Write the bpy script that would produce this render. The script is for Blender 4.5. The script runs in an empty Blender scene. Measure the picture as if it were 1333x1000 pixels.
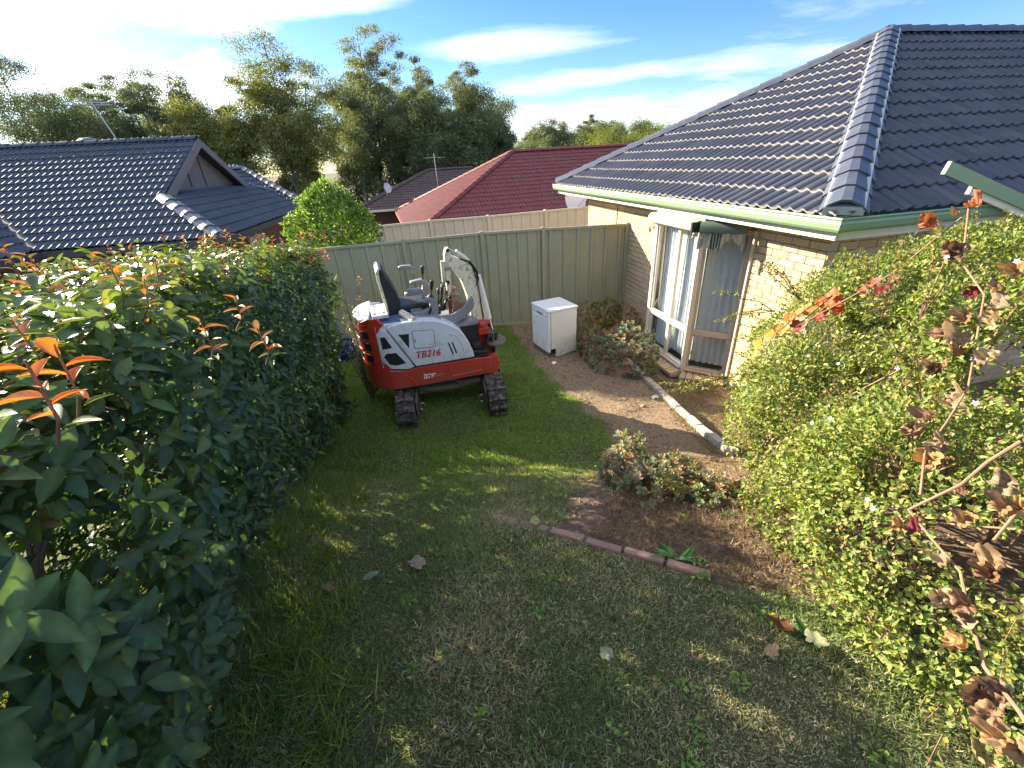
import bpy, bmesh, math, random
import numpy as np
from mathutils import Vector, Matrix, Quaternion, noise as mnoise
R = math.radians
S = bpy.context.scene
COL = S.collection
rng = np.random.default_rng(7)
random.seed(7)

# ------------------------------------------------------------------ camera
F_PX = 550.0; PITCH = math.atan(math.cos(math.atan(-.058)) * 292.5 / F_PX); ROLL = math.atan(.058)
cam_d = bpy.data.cameras.new('camera'); cam = bpy.data.objects.new('camera', cam_d); COL.objects.link(cam)
cam_d.sensor_fit = 'HORIZONTAL'; cam_d.sensor_width = 36.0; cam_d.lens = 36.0 * F_PX / 1333.0
cam_d.clip_start = .02; cam_d.clip_end = 3000
CAMP = Vector((0, 0, 3.2))
cam.matrix_world = Matrix.Translation(CAMP) @ Matrix.Rotation(R(90) - PITCH, 4, 'X') @ Matrix.Rotation(-ROLL, 4, 'Z')
S.camera = cam
# ------------------------------------------------------------------ light
SUN_AZ, SUN_EL = R(-54), R(20.3)          # azimuth measured from +Y towards +X
w = bpy.data.worlds.new('World'); S.world = w; w.use_nodes = True
nt = w.node_tree; nt.nodes.clear()
def N(t, kind, **kw):
    n = t.nodes.new(kind)
    for k, v in kw.items(): setattr(n, k, v)
    return n
def val(t, sock, v):
    if hasattr(v, 'is_output') or hasattr(v, 'links'): t.links.new(v, sock)
    else: sock.default_value = v
def mth(t, op, a, b=None, c=None, clamp=False):
    n = N(t, 'ShaderNodeMath', operation=op); n.use_clamp = clamp
    for i, x in enumerate((a, b, c)):
        if x is not None: val(t, n.inputs[i], x)
    return n.outputs[0]
def mixc(t, fac, a, b, mode='MIX'):
    n = N(t, 'ShaderNodeMix', data_type='RGBA', blend_type=mode)
    val(t, n.inputs['Factor'], fac)
    for s, x in ((n.inputs['A'], a), (n.inputs['B'], b)):
        if isinstance(x, tuple): s.default_value = (*x[:3], 1)
        else: t.links.new(x, s)
    return n.outputs['Result']
def ramp(t, fac, stops):
    n = N(t, 'ShaderNodeValToRGB'); t.links.new(fac, n.inputs[0]); el = n.color_ramp.elements
    while len(el) > 1: el.remove(el[-1])
    el[0].position = stops[0][0]; c0 = stops[0][1]; el[0].color = (*c0, 1) if isinstance(c0, tuple) else (c0, c0, c0, 1)
    for p, c in stops[1:]:
        e = el.new(p); e.color = (*c, 1) if isinstance(c, tuple) else (c, c, c, 1)
    return n.outputs[0]
def noise_n(t, vec, scale, detail=4, rough=.55, dist=0):
    n = N(t, 'ShaderNodeTexNoise'); n.inputs['Scale'].default_value = scale; n.inputs['Detail'].default_value = detail
    n.inputs['Roughness'].default_value = rough; n.inputs['Distortion'].default_value = dist
    if vec is not None: t.links.new(vec, n.inputs['Vector'])
    return n.outputs['Fac']
sky = N(nt, 'ShaderNodeTexSky', sky_type='NISHITA'); sky.sun_disc = False
sky.sun_elevation = SUN_EL; sky.sun_rotation = SUN_AZ; sky.air_density = 1.0; sky.dust_density = .12; sky.ozone_density = 3.5
geo = N(nt, 'ShaderNodeTexCoord'); sep = N(nt, 'ShaderNodeSeparateXYZ'); nt.links.new(geo.outputs['Generated'], sep.inputs[0])
X, Y, Z = sep.outputs
zz = mth(nt, 'ADD', mth(nt, 'MAXIMUM', Z, 0.0), .07)
cu = mth(nt, 'DIVIDE', X, zz); cv = mth(nt, 'DIVIDE', Y, zz)
cmb = N(nt, 'ShaderNodeCombineXYZ'); nt.links.new(cu, cmb.inputs[0]); nt.links.new(mth(nt, 'MULTIPLY', cv, 1.15), cmb.inputs[1])
cn = noise_n(nt, cmb.outputs[0], .62, 7, .56, .35)
cn2 = noise_n(nt, cmb.outputs[0], .2, 3, .5)
cl = mth(nt, 'ADD', mth(nt, 'MULTIPLY', cn, .62), mth(nt, 'MULTIPLY', cn2, .42))
AZ = mth(nt, 'ARCTAN2', X, Y)                       # the cloud banks of this morning, azimuth / elevation
EL = mth(nt, 'ARCSINE', Z)
def bank(az, el, ra, re, tilt, amp):
    da = mth(nt, 'SUBTRACT', AZ, R(az)); de = mth(nt, 'SUBTRACT', EL, mth(nt, 'MULTIPLY_ADD', da, tilt, R(el)))
    q = mth(nt, 'ADD', mth(nt, 'POWER', mth(nt, 'ABSOLUTE', mth(nt, 'DIVIDE', da, R(ra))), 2.0), mth(nt, 'POWER', mth(nt, 'ABSOLUTE', mth(nt, 'DIVIDE', de, R(re))), 2.0))
    return mth(nt, 'MULTIPLY', mth(nt, 'EXPONENT', mth(nt, 'MULTIPLY', q, -1.0)), amp)
for bk in ((-40, 13.8, 22, 2.2, .10, .2), (-18, 14.4, 12, 1.6, .12, .2), (0.5, 10.8, 8, 1.0, .02, .24), (10, 7.4, 9, .9, .03, .24), (-32, 7.5, 16, 1.6, .0, .2),
           (8, 3.6, 30, 1.5, 0, .24), (40, 16.5, 7, .8, 0, .26), (-60, 24, 30, 6, .0, .24)):
    cl = mth(nt, 'ADD', cl, bank(*bk))
cl = mth(nt, 'ADD', cl, mth(nt, 'MULTIPLY', mth(nt, 'SMOOTH_MIN', mth(nt, 'MAXIMUM', mth(nt, 'SUBTRACT', EL, R(16)), 0.0), R(30), .2), .30))  # extra cloud cover overhead, added above the view to brighten the shade
cmask = ramp(nt, cl, [(.56, 0.0), (.64, .35), (.76, .85), (.9, 1.0)])
# brightness of the cloud itself follows the sun-side glow of the sky
sd = (math.sin(SUN_AZ) * math.cos(SUN_EL), math.cos(SUN_AZ) * math.cos(SUN_EL), math.sin(SUN_EL))
dotn = N(nt, 'ShaderNodeVectorMath', operation='DOT_PRODUCT'); nt.links.new(geo.outputs['Generated'], dotn.inputs[0]); dotn.inputs[1].default_value = sd
glow = mth(nt, 'POWER', mth(nt, 'MAXIMUM', dotn.outputs['Value'], 0.0), 6.0)
gray = mixc(nt, ramp(nt, cn, [(.4, 0.0), (.7, 1.0)]), (2.9, 3.1, 3.6), (3.8, 3.8, 3.9))
cb = N(nt, 'ShaderNodeVectorMath', operation='SCALE'); nt.links.new(gray, cb.inputs[0]); nt.links.new(mth(nt, 'MULTIPLY_ADD', glow, 1.6, .85), cb.inputs['Scale'])
hz = N(nt, 'ShaderNodeVectorMath', operation='SCALE'); hz.inputs[0].default_value = (7.5, 7.3, 6.6); nt.links.new(mth(nt, 'MULTIPLY', mth(nt, 'POWER', mth(nt, 'MAXIMUM', dotn.outputs['Value'], 0.0), 14.0), .15), hz.inputs['Scale'])
ad = N(nt, 'ShaderNodeVectorMath', operation='ADD'); hs = N(nt, 'ShaderNodeHueSaturation'); hs.inputs['Saturation'].default_value = 1.22; hs.inputs['Value'].default_value = .43; hs.inputs['Hue'].default_value = .512; nt.links.new(sky.outputs[0], hs.inputs['Color']); nt.links.new(mixc(nt, cmask, hs.outputs[0], cb.outputs[0]), ad.inputs[0]); nt.links.new(hz.outputs[0], ad.inputs[1])
bg = N(nt, 'ShaderNodeBackground'); bg.inputs['Strength'].default_value = .12
nt.links.new(ad.outputs[0], bg.inputs['Color'])
out = N(nt, 'ShaderNodeOutputWorld'); nt.links.new(bg.outputs[0], out.inputs['Surface'])
sl = bpy.data.lights.new('sun', 'SUN'); sl.energy = 4.4; sl.angle = R(.5); sl.color = (1.0, .86, .64)
so = bpy.data.objects.new('sun', sl); COL.objects.link(so); so.rotation_euler = (R(90) - SUN_EL, 0, math.pi - SUN_AZ); so.location = (-20, 15, 20)
# ray direction check: lamp -Z must equal -sd
so.rotation_euler = Vector((-sd[0], -sd[1], -sd[2])).to_track_quat('-Z', 'Y').to_euler()
S.view_settings.view_transform = 'Standard'; S.view_settings.look = 'None'; S.view_settings.gamma = 1; S.view_settings.exposure = 2.2
S.view_settings.use_curve_mapping = False
S.cycles.use_denoising = True; S.cycles.denoiser = 'OPENIMAGEDENOISE'; S.cycles.denoising_input_passes = 'RGB_ALBEDO_NORMAL'; S.cycles.denoising_prefilter = 'ACCURATE'; S.cycles.max_bounces = 8; S.cycles.transparent_max_bounces = 8; S.cycles.sample_clamp_indirect = 6

# ------------------------------------------------------------------ materials
def newmat(name):
    m = bpy.data.materials.new(name); m.use_nodes = True; t = m.node_tree; t.nodes.clear()
    o = N(t, 'ShaderNodeOutputMaterial'); p = N(t, 'ShaderNodeBsdfPrincipled'); t.links.new(p.outputs[0], o.inputs[0])
    return m, t, p, o
def rnd_out(t):
    oi = N(t, 'ShaderNodeObjectInfo'); g = N(t, 'ShaderNodeNewGeometry')
    return mth(t, 'FRACT', mth(t, 'ADD', oi.outputs['Random'], g.outputs['Random Per Island']))
def mat(name, col, rough=.6, metal=0, var=.12, scale=6, bump=.0, bscale=60, vary=None, coat=0, spec=.5, dirt=None, dscale=3, dlo=.5, dhi=.7, world=True):
    m, t, p, o = newmat(name)
    tc = N(t, 'ShaderNodeTexCoord'); v = tc.outputs['Object']
    if world: v = N(t, 'ShaderNodeNewGeometry').outputs['Position']
    n = noise_n(t, v, scale, 5, .6)
    c = mixc(t, n, tuple(x * (1 - var) for x in col), tuple(min(1, x * (1 + var)) for x in col))
    if vary is not None:
        c = mixc(t, rnd_out(t), c, vary)
    if dirt is not None:
        d = noise_n(t, v, dscale, 6, .65); c = mixc(t, ramp(t, d, [(dlo, 0.0), (dhi, 1.0)]), c, dirt)
    t.links.new(c, p.inputs['Base Color'])
    rn = mth(t, 'MULTIPLY_ADD', noise_n(t, v, scale * 3, 3), .25, rough - .12); t.links.new(rn, p.inputs['Roughness'])
    p.inputs['Metallic'].default_value = metal; p.inputs['Coat Weight'].default_value = coat; p.inputs['Specular IOR Level'].default_value = spec
    if bump:
        b = N(t, 'ShaderNodeBump'); b.inputs['Strength'].default_value = bump; b.inputs['Distance'].default_value = .01
        t.links.new(noise_n(t, v, bscale, 4, .6), b.inputs['Height']); t.links.new(b.outputs[0], p.inputs['Normal'])
    return m
def add_grime(m, z0, z1, col, amt=.8):
    t = m.node_tree; p = next(n for n in t.nodes if n.type == 'BSDF_PRINCIPLED'); src = p.inputs['Base Color'].links[0].from_socket
    pos = N(t, 'ShaderNodeNewGeometry').outputs['Position']; sp = N(t, 'ShaderNodeSeparateXYZ'); t.links.new(pos, sp.inputs[0])
    mr = N(t, 'ShaderNodeMapRange'); t.links.new(sp.outputs[2], mr.inputs[0]); mr.inputs[1].default_value = z0; mr.inputs[2].default_value = z1; mr.inputs[3].default_value = 1; mr.inputs[4].default_value = 0
    n = mth(t, 'MULTIPLY', mr.outputs[0], ramp(t, noise_n(t, pos, 18, 6, .7), [(.38, 0.0), (.62, 1.0)])); t.links.new(mixc(t, mth(t, 'MULTIPLY', n, amt), src, col), p.inputs['Base Color'])
def leafmat(name, rough=.45, trans=.35, spec=.5, tint=(1, 1, 1)):
    m, t, p, o = newmat(name)
    a = N(t, 'ShaderNodeAttribute', attribute_name='col')
    v = N(t, 'ShaderNodeNewGeometry').outputs['Position']
    c = mixc(t, mth(t, 'MULTIPLY', noise_n(t, v, 55, 3), .6), a.outputs['Color'], (0, 0, 0)); c = mixc(t, 1.0, c, (1.35, 1.35, 1.35), 'MULTIPLY')
    t.links.new(c, p.inputs['Base Color']); p.inputs['Roughness'].default_value = rough; p.inputs['Specular IOR Level'].default_value = spec
    tr = N(t, 'ShaderNodeBsdfTranslucent'); t.links.new(mixc(t, 1.0, c, (1.5 * tint[0], 1.45 * tint[1], .6 * tint[2]), 'MULTIPLY'), tr.inputs[0])
    mx = N(t, 'ShaderNodeMixShader'); mx.inputs[0].default_value = trans
    t.links.new(p.outputs[0], mx.inputs[1]); t.links.new(tr.outputs[0], mx.inputs[2]); t.links.new(mx.outputs[0], o.inputs[0])
    return m
M = {}
M['leaf_gloss'] = leafmat('leaf_gloss', .42, .33, .38)
M['leaf'] = leafmat('leaf', .5, .33, .35, (.85, .95, 1.2))
M['leaf_dry'] = leafmat('leaf_dry', .75, .22, .2, (.9, .9, 1.3))
M['grass'] = leafmat('grass_blade', .55, .35, .3)
M['gum_leaf'] = leafmat('gum_leaf', .6, .28, .25, (.9, .95, 1.2))
M['bark'] = mat('bark', (.16, .12, .09), .85, var=.5, scale=14, bump=.6, bscale=40)
M['gum_bark'] = mat('gum_bark', (.30, .26, .22), .85, var=.5, scale=2)
M['twig'] = mat('twig', (.22, .13, .08), .8, var=.4, scale=20)
M['vine_stem'] = mat('vine_stem', (.27, .15, .09), .7, var=.4, scale=30)
M['fence'] = mat('fence_green', (.31, .315, .215), .5, var=.08, scale=1.5, dirt=(.26, .25, .17), dscale=2.2, dlo=.5, dhi=.85)
M['fence_beige'] = mat('fence_beige', (.60, .52, .40), .5, var=.05, scale=1.5)
M['brick'] = mat('brick', (.60, .47, .29), .9, var=.2, scale=30, bump=.5, bscale=120, vary=(.50, .36, .22))
M['brick_brown'] = mat('brick_brown', (.2, .12, .075), .9, var=.2, scale=30, vary=(.13, .075, .05))
M['mortar'] = mat('mortar', (.52, .46, .36), .95, var=.15, scale=40, bump=.4)
M['brick_edge'] = mat('brick_edging', (.24, .15, .125), .85, var=.2, scale=30, bump=.5, bscale=90, vary=(.33, .19, .155), dirt=(.2, .16, .12), dscale=14, dlo=.5, dhi=.7)
M['tile_dark'] = mat('roof_tile_charcoal', (.043, .050, .075), .48, var=.35, scale=5, bump=.12, bscale=160, vary=(.062, .07, .098), spec=.5, dirt=(.09, .095, .10), dscale=3, dlo=.5, dhi=.78)
M['tile_lip'] = mat('tile_sunlit_lip', (.40, .38, .37), .8, var=.4, scale=30)  # pale colour paints sun catching the front lips of the tiles
M['tile_slate'] = mat('roof_tile_slate', (.055, .07, .10), .78, var=.3, scale=5, vary=(.07, .09, .12), spec=.25, dirt=(.10, .115, .135), dscale=4, dlo=.5, dhi=.8)
M['tile_red'] = mat('roof_tile_red', (.23, .052, .045), .65, var=.25, scale=4, vary=(.17, .04, .038), dirt=(.16, .06, .05), dscale=1.2, dlo=.45, dhi=.8)
M['tile_brown'] = mat('roof_tile_brown', (.11, .075, .055), .7, var=.2, scale=4, vary=(.08, .05, .045))
M['cap_dark'] = mat('ridge_cap_paint', (.075, .085, .12), .42, var=.2, scale=7, bump=.1, bscale=130, dirt=(.13, .14, .16), dscale=6, dlo=.5, dhi=.8)
M['mortar_w'] = mat('cap_bedding', (.45, .44, .42), .9, var=.2, scale=30)
M['gutter'] = mat('gutter_green', (.20, .31, .19), .4, var=.08, scale=3, dirt=(.26, .32, .2), dscale=4, dlo=.5, dhi=.9)
M['fascia'] = mat('fascia_cream', (.74, .70, .55), .5, var=.06, scale=3, dirt=(.6, .54, .4), dscale=3, dlo=.55, dhi=.8)
M['soffit'] = mat('soffit', (.6, .55, .42), .7)
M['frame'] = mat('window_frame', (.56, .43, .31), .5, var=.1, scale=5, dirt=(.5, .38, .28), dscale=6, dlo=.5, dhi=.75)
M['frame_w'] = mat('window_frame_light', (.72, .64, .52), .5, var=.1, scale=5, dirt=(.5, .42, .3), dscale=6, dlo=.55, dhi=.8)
M['curtain'] = mat('curtain_cloth', (.78, .78, .79), .9, var=.08, scale=5)
M['curtain_b'] = mat('curtain_backing', (.42, .33, .26), .9, var=.2, scale=5)
M['room'] = mat('room_dark', (.05, .045, .04), .9)
M['hood'] = mat('awning_hood', (.42, .40, .26), .45, var=.08, scale=4)
M['hood_g'] = mat('awning_hood_green', (.10, .15, .11), .6)
M['canvas'] = mat('awning_canvas', (.40, .40, .32), .9, var=.3, scale=14)
M['canvas_k'] = mat('awning_stripe', (.02, .03, .025), .9)
M['white'] = mat('white_enamel', (.78, .79, .82), .3, var=.03, scale=3, coat=.2, dirt=(.66, .63, .58), dscale=1.6, dlo=.5, dhi=.9)
M['white2'] = mat('white_panel_side', (.76, .75, .72), .45, var=.04, scale=3, dirt=(.62, .58, .5), dscale=2, dlo=.5, dhi=.85)
M['dark'] = mat('dark_gap', (.012, .012, .014), .7)
M['steel'] = mat('worn_steel', (.4, .4, .4), .35, metal=.9, var=.2, dirt=(.2, .13, .08), dscale=30)
M['chrome'] = mat('chrome_rod', (.7, .7, .72), .18, metal=1, var=.05)
M['ex_white'] = mat('machine_white', (.64, .67, .74), .38, var=.05, scale=3, coat=.15, dirt=(.36, .33, .29), dscale=11, dlo=.53, dhi=.8)
M['ex_cream'] = mat('machine_cream', (.74, .68, .52), .45, var=.08, scale=4, dirt=(.22, .16, .10), dscale=22, dlo=.52, dhi=.68)
M['ex_red'] = mat('machine_red', (.52, .035, .022), .33, var=.08, scale=4, coat=.3, dirt=(.20, .10, .07), dscale=14, dlo=.5, dhi=.78)
M['ex_blue'] = mat('machine_blue_grey', (.10, .15, .27), .4, var=.08, scale=4)
M['ex_grey'] = mat('machine_grey', (.22, .23, .25), .5, var=.1, scale=5, dirt=(.15, .13, .1), dscale=12)
M['rubber'] = mat('track_rubber', (.03, .029, .031), .75, var=.3, scale=20, bump=.4, bscale=70, dirt=(.20, .17, .13), dscale=13, dlo=.46, dhi=.66)
M['seat'] = mat('seat_vinyl', (.018, .02, .024), .5, var=.2)
M['muddy'] = mat('muddy_steel', (.13, .11, .10), .75, var=.4, scale=9, dirt=(.20, .15, .1), dscale=5, dlo=.4, dhi=.7)
M['rust'] = mat('rusty_bucket', (.24, .13, .08), .75, var=.5, scale=12, dirt=(.4, .33, .25), dscale=6)
M['black'] = mat('black_plastic', (.02, .02, .022), .45)
M['lettering'] = mat('red_lettering', (.5, .02, .03), .4)
M['decal'] = mat('white_decal', (.8, .8, .8), .4)
M['blue_pot'] = mat('blue_glaze', (.01, .02, .18), .2, coat=.5)
M['dish'] = mat('sat_dish', (.62, .62, .62), .5)
M['alu'] = mat('aluminium', (.5, .5, .5), .4, metal=.8)
M['concrete'] = mat('concrete', (.42, .38, .33), .9, var=.2, scale=12, bump=.4, dirt=(.25, .19, .14), dscale=9)
M['grey_wall'] = mat('gable_cladding', (.17, .165, .17), .7, var=.08, scale=4)
M['batten'] = mat('gable_batten', (.07, .07, .075), .7)
M['paper'] = mat('paper_scrap', (.75, .74, .7), .7)
M['petal'] = mat('petal_white', (.85, .84, .82), .6)
add_grime(M['ex_red'], .66, 1.05, (.17, .11, .075)); add_grime(M['white'], .1, .45, (.33, .25, .18), .55); add_grime(M['white2'], .1, .45, (.33, .25, .18), .6); add_grime(M['fence'], .0, .45, (.26, .20, .14), .7); add_grime(M['ex_white'], .9, 1.3, (.36, .32, .27), .4)
def glassmat():
    m, t, p, o = newmat('window_glass')
    t.nodes.remove(p); g = N(t, 'ShaderNodeBsdfGlossy'); g.inputs['Roughness'].default_value = .02; tr = N(t, 'ShaderNodeBsdfTransparent'); tr.inputs[0].default_value = (.86, .9, .92, 1)
    fr = N(t, 'ShaderNodeLayerWeight'); fr.inputs[0].default_value = .5; mx = N(t, 'ShaderNodeMixShader')
    t.links.new(mth(t, 'MULTIPLY_ADD', mth(t, 'POWER', fr.outputs['Facing'], 4.0), .8, .04, clamp=True), mx.inputs[0]); t.links.new(tr.outputs[0], mx.inputs[1]); t.links.new(g.outputs[0], mx.inputs[2]); t.links.new(mx.outputs[0], o.inputs[0])
    return m
M['glass'] = glassmat()

# ------------------------------------------------------------------ helpers
def tag(o, label=None, cat=None, group=None, kind=None):
    for k, v in (('label', label), ('category', cat), ('group', group), ('kind', kind)):
        if v: o[k] = v
    return o
def link(name, me, parent=None):
    o = bpy.data.objects.new(name, me); COL.objects.link(o)
    if parent is not None: o.parent = parent
    return o
def empty(name, loc=(0, 0, 0), rz=0, label=None, cat=None, group=None):
    o = bpy.data.objects.new(name, None); COL.objects.link(o); o.location = loc; o.rotation_euler = (0, 0, rz); o.empty_display_size = .1
    return tag(o, label, cat, group)
class MB:
    def __init__(s): s.v = []; s.f = []; s.m = []
    def add(s, vs, fs, mi=0):
        b = len(s.v); s.v += [tuple(x) for x in vs]; s.f += [tuple(b + i for i in f) for f in fs]; s.m += [mi] * len(fs); return s
    def box(s, c, d, rz=0, mi=0, mat4=None):
        hx, hy, hz = d[0] / 2, d[1] / 2, d[2] / 2
        vs = [Vector((x * hx, y * hy, z * hz)) for z in (-1, 1) for y in (-1, 1) for x in (-1, 1)]
        m = Matrix.Translation(c) @ (mat4 or Matrix.Rotation(rz, 4, 'Z'))
        return s.add([m @ v for v in vs], [(0, 2, 3, 1), (4, 5, 7, 6), (0, 1, 5, 4), (2, 6, 7, 3), (0, 4, 6, 2), (1, 3, 7, 5)], mi)
    def beam(s, a, b, wd, ht, up=(0, 0, 1), mi=0):
        a, b = Vector(a), Vector(b); d = b - a; L = d.length; x = d.normalized(); y = Vector(up).cross(x)
        if y.length < 1e-4: y = Vector((0, 1, 0)).cross(x)
        y.normalize(); z = x.cross(y); m = Matrix((x, y, z)).transposed().to_4x4()
        return s.box((a + b) / 2, (L, wd, ht), mat4=m, mi=mi)
    def tube(s, pts, r, n=8, mi=0, cap=True):
        pts = [Vector(p) for p in pts]; rs = r if isinstance(r, (list, tuple)) else [r] * len(pts)
        vs = []; fs = []
        ref = Vector((0, 0, 1))
        for i, p in enumerate(pts):
            d = (pts[min(i + 1, len(pts) - 1)] - pts[max(i - 1, 0)]).normalized()
            a = d.cross(ref)
            if a.length < .05: a = d.cross(Vector((0, 1, 0)))
            a.normalize(); b = d.cross(a)
            for k in range(n):
                t = 2 * math.pi * k / n; vs.append(p + (a * math.cos(t) + b * math.sin(t)) * rs[i])
        for i in range(len(pts) - 1):
            for k in range(n): fs.append((i * n + k, i * n + (k + 1) % n, (i + 1) * n + (k + 1) % n, (i + 1) * n + k))
        if cap: fs += [tuple(range(n))[::-1], tuple(range((len(pts) - 1) * n, len(pts) * n))]
        return s.add(vs, fs, mi)
    def prism(s, poly, fn, t0, t1, mi=0):
        n = len(poly); vs = [fn(a, b, t0) for a, b in poly] + [fn(a, b, t1) for a, b in poly]
        fs = [tuple(range(n)), tuple(range(2 * n - 1, n - 1, -1))] + [(i, i + n, (i + 1) % n + n, (i + 1) % n) for i in range(n)]
        return s.add(vs, fs, mi)
    def lathe(s, c, prof, n=20, mi=0, mat4=None):
        vs = []; fs = []; m = Matrix.Translation(c) @ (mat4 or Matrix.Identity(4))
        for r, z in prof:
            for k in range(n):
                t = 2 * math.pi * k / n; vs.append(m @ Vector((r * math.cos(t), r * math.sin(t), z)))
        for i in range(len(prof) - 1):
            for k in range(n): fs.append((i * n + k, i * n + (k + 1) % n, (i + 1) * n + (k + 1) % n, (i + 1) * n + k))
        return s.add(vs, fs, mi)
    def mesh(s, name, mats):
        me = bpy.data.meshes.new(name); me.from_pydata(s.v, [], s.f)
        for m in (mats if isinstance(mats, (list, tuple)) else [mats]): me.materials.append(m)
        if any(s.m): me.polygons.foreach_set('material_index', s.m)
        bm = bmesh.new(); bm.from_mesh(me); bmesh.ops.recalc_face_normals(bm, faces=bm.faces); bm.to_mesh(me); bm.free()
        return me
    def build(s, name, mats, parent=None, bevel=0, smooth=False, seg=2, **tg):
        me = s.mesh(name, mats)
        if smooth:
            me.polygons.foreach_set('use_smooth', [True] * len(me.polygons))
            try: me.set_sharp_from_angle(angle=R(38))
            except Exception: pass
        o = link(name, me, parent)
        if bevel:
            b = o.modifiers.new('b', 'BEVEL'); b.width = bevel; b.segments = seg; b.limit_method = 'ANGLE'; b.angle_limit = R(30)
        return tag(o, **tg)
def rawmesh(name, V, F, mats, cols=None, smooth=False):
    me = bpy.data.meshes.new(name); V = np.asarray(V, np.float32); F = np.asarray(F, np.int32)
    k = F.shape[1]; me.vertices.add(len(V)); me.vertices.foreach_set('co', V.ravel())
    me.loops.add(F.size); me.loops.foreach_set('vertex_index', F.ravel())
    me.polygons.add(len(F)); me.polygons.foreach_set('loop_start', np.arange(0, F.size, k, dtype=np.int32)); me.polygons.foreach_set('loop_total', np.full(len(F), k, np.int32))
    me.materials.append(mats); me.update(calc_edges=True)
    if cols is not None:
        a = me.color_attributes.new('col', 'FLOAT_COLOR', 'POINT'); c = np.ones((len(V), 4), np.float32); c[:, :3] = cols; a.data.foreach_set('color', c.ravel())
    if smooth: me.polygons.foreach_set('use_smooth', [True] * len(me.polygons))
    return me
# templates: (verts [n,3] with x along leaf 0..1, y across -.5...5, z up), tris
def T_leaf(n=3, fold=.25, droop=.18, wmax=.5):
    V = [(0, 0, 0)]; xs = [(i + 1) / (n + 1) for i in range(n)]
    F = []
    rows = []
    for x in xs:
        wd = wmax * math.sin(math.pi * x ** .85) ** .8
        z = -droop * x * x
        i = len(V); V += [(x, -wd, z + fold * wd), (x, 0, z), (x, wd, z + fold * wd)]; rows.append(i)
    tip = len(V); V.append((1, 0, -droop))
    F += [(0, rows[0], rows[0] + 1), (0, rows[0] + 1, rows[0] + 2)]
    for a, b in zip(rows, rows[1:]):
        F += [(a, b, b + 1), (a, b + 1, a + 1), (a + 1, b + 1, b + 2), (a + 1, b + 2, a + 2)]
    a = rows[-1]; F += [(a, tip, a + 1), (a + 1, tip, a + 2)]
    return np.array(V), np.array(F)
def T_diamond(fold=.2):
    return np.array([(0, 0, 0), (.5, -.5, fold), (.5, .5, fold), (1, 0, 0)], float), np.array([(0, 1, 3), (0, 3, 2)])
def T_blade():
    return np.array([(0, -.5, 0), (0, .5, 0), (.55, -.4, .12), (.55, .4, .12), (1, 0, .42)], float), np.array([(0, 1, 3), (0, 3, 2), (2, 3, 4)])
def basis(d, up):
    d = d / np.linalg.norm(d, axis=1, keepdims=True)
    s_ = np.cross(up, d); l = np.linalg.norm(s_, axis=1, keepdims=True); s_ = np.where(l < 1e-4, np.array([[1., 0, 0]]), s_ / np.maximum(l, 1e-4))
    return d, s_, np.cross(d, s_)
def scatter(T, P, D, U, L, Wd, C, rib=None):
    V, F = T; n = len(P); d, s_, u = basis(D, U)
    vv = P[:, None, :] + (V[None, :, 0:1] * L[:, None, None]) * d[:, None, :] + (V[None, :, 1:2] * Wd[:, None, None]) * s_[:, None, :] + (V[None, :, 2:3] * L[:, None, None]) * u[:, None, :]
    FF = (F[None] + (np.arange(n) * len(V))[:, None, None]).reshape(-1, 3)
    CC = np.repeat(C, len(V), axis=0)
    if rib: CC = CC * np.tile(np.where(np.abs(V[:, 1]) < 1e-6, rib, 1.0), n)[:, None]
    return vv.reshape(-1, 3), FF, CC
def rv(n): 
    a = rng.normal(size=(n, 3)); return a / np.linalg.norm(a, axis=1, keepdims=True)
def pick(cols, n, w=None):
    cols = np.array(cols, float); i = rng.choice(len(cols), n, p=(None if w is None else np.array(w) / sum(w)))
    return np.clip(cols[i] * rng.uniform(.75, 1.25, (n, 1)) * rng.uniform(.93, 1.07, (n, 3)), 0, 1)

# ------------------------------------------------------------------ ground
GY = [-6, 0, 1, 1.9, 2.6, 3.4, 4.2, 6, 7.2, 9, 12, 20, 45, 120, 600]
GZ = [1.55, 1.42, 1.3, 1.1, .82, .45, .28, .15, .08, 0, -.35, -1.0, -1.6, -3, -3]
SOIL = [(0, 9.3), (0, 8.67), (.44, 6.33), (.79, 5.19), (1.12, 4.27), (.93, 3.4), (.42, 2.4), (.2, 2.0), (.97, 1.46), (1.34, 1.3), (1.55, 1.19), (6, 1.0), (6, 9.3)]
def inpoly(x, y, P):
    c = np.zeros(np.shape(x), bool); n = len(P)
    for i in range(n):
        (x0, y0), (x1, y1) = P[i], P[(i + 1) % n]
        t = ((y0 > y) != (y1 > y)) & (x < (x1 - x0) * (y - y0) / (y1 - y0 + 1e-12) + x0); c ^= t
    return c
def gbase(x, y):
    z = np.interp(y, GY, GZ)
    x = np.asarray(x, float); y = np.asarray(y, float)
    low = np.clip((x - (2.05 + (5 - y) * .03)) / .15, 0, 1) * np.clip((y - 3.2) / .6, 0, 1) * np.clip((8.9 - y) / .1, 0, 1)
    z = z - .11 * low
    z = z + .05 * np.exp(-((x + 2.3) / .8) ** 2) * (y < 6)
    return z
def gnoise(x, y):
    return .012 * np.sin(x * 5.1 + np.sin(y * 3.3)) * np.sin(y * 4.3 + 1.7 * np.sin(x * 2.1)) + .006 * np.sin(x * 17 + 3 * np.sin(y * 9)) * np.sin(y * 15 + 2 * np.sin(x * 11))
def gz(x, y): return float(gbase(x, y) + gnoise(x, y))
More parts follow.
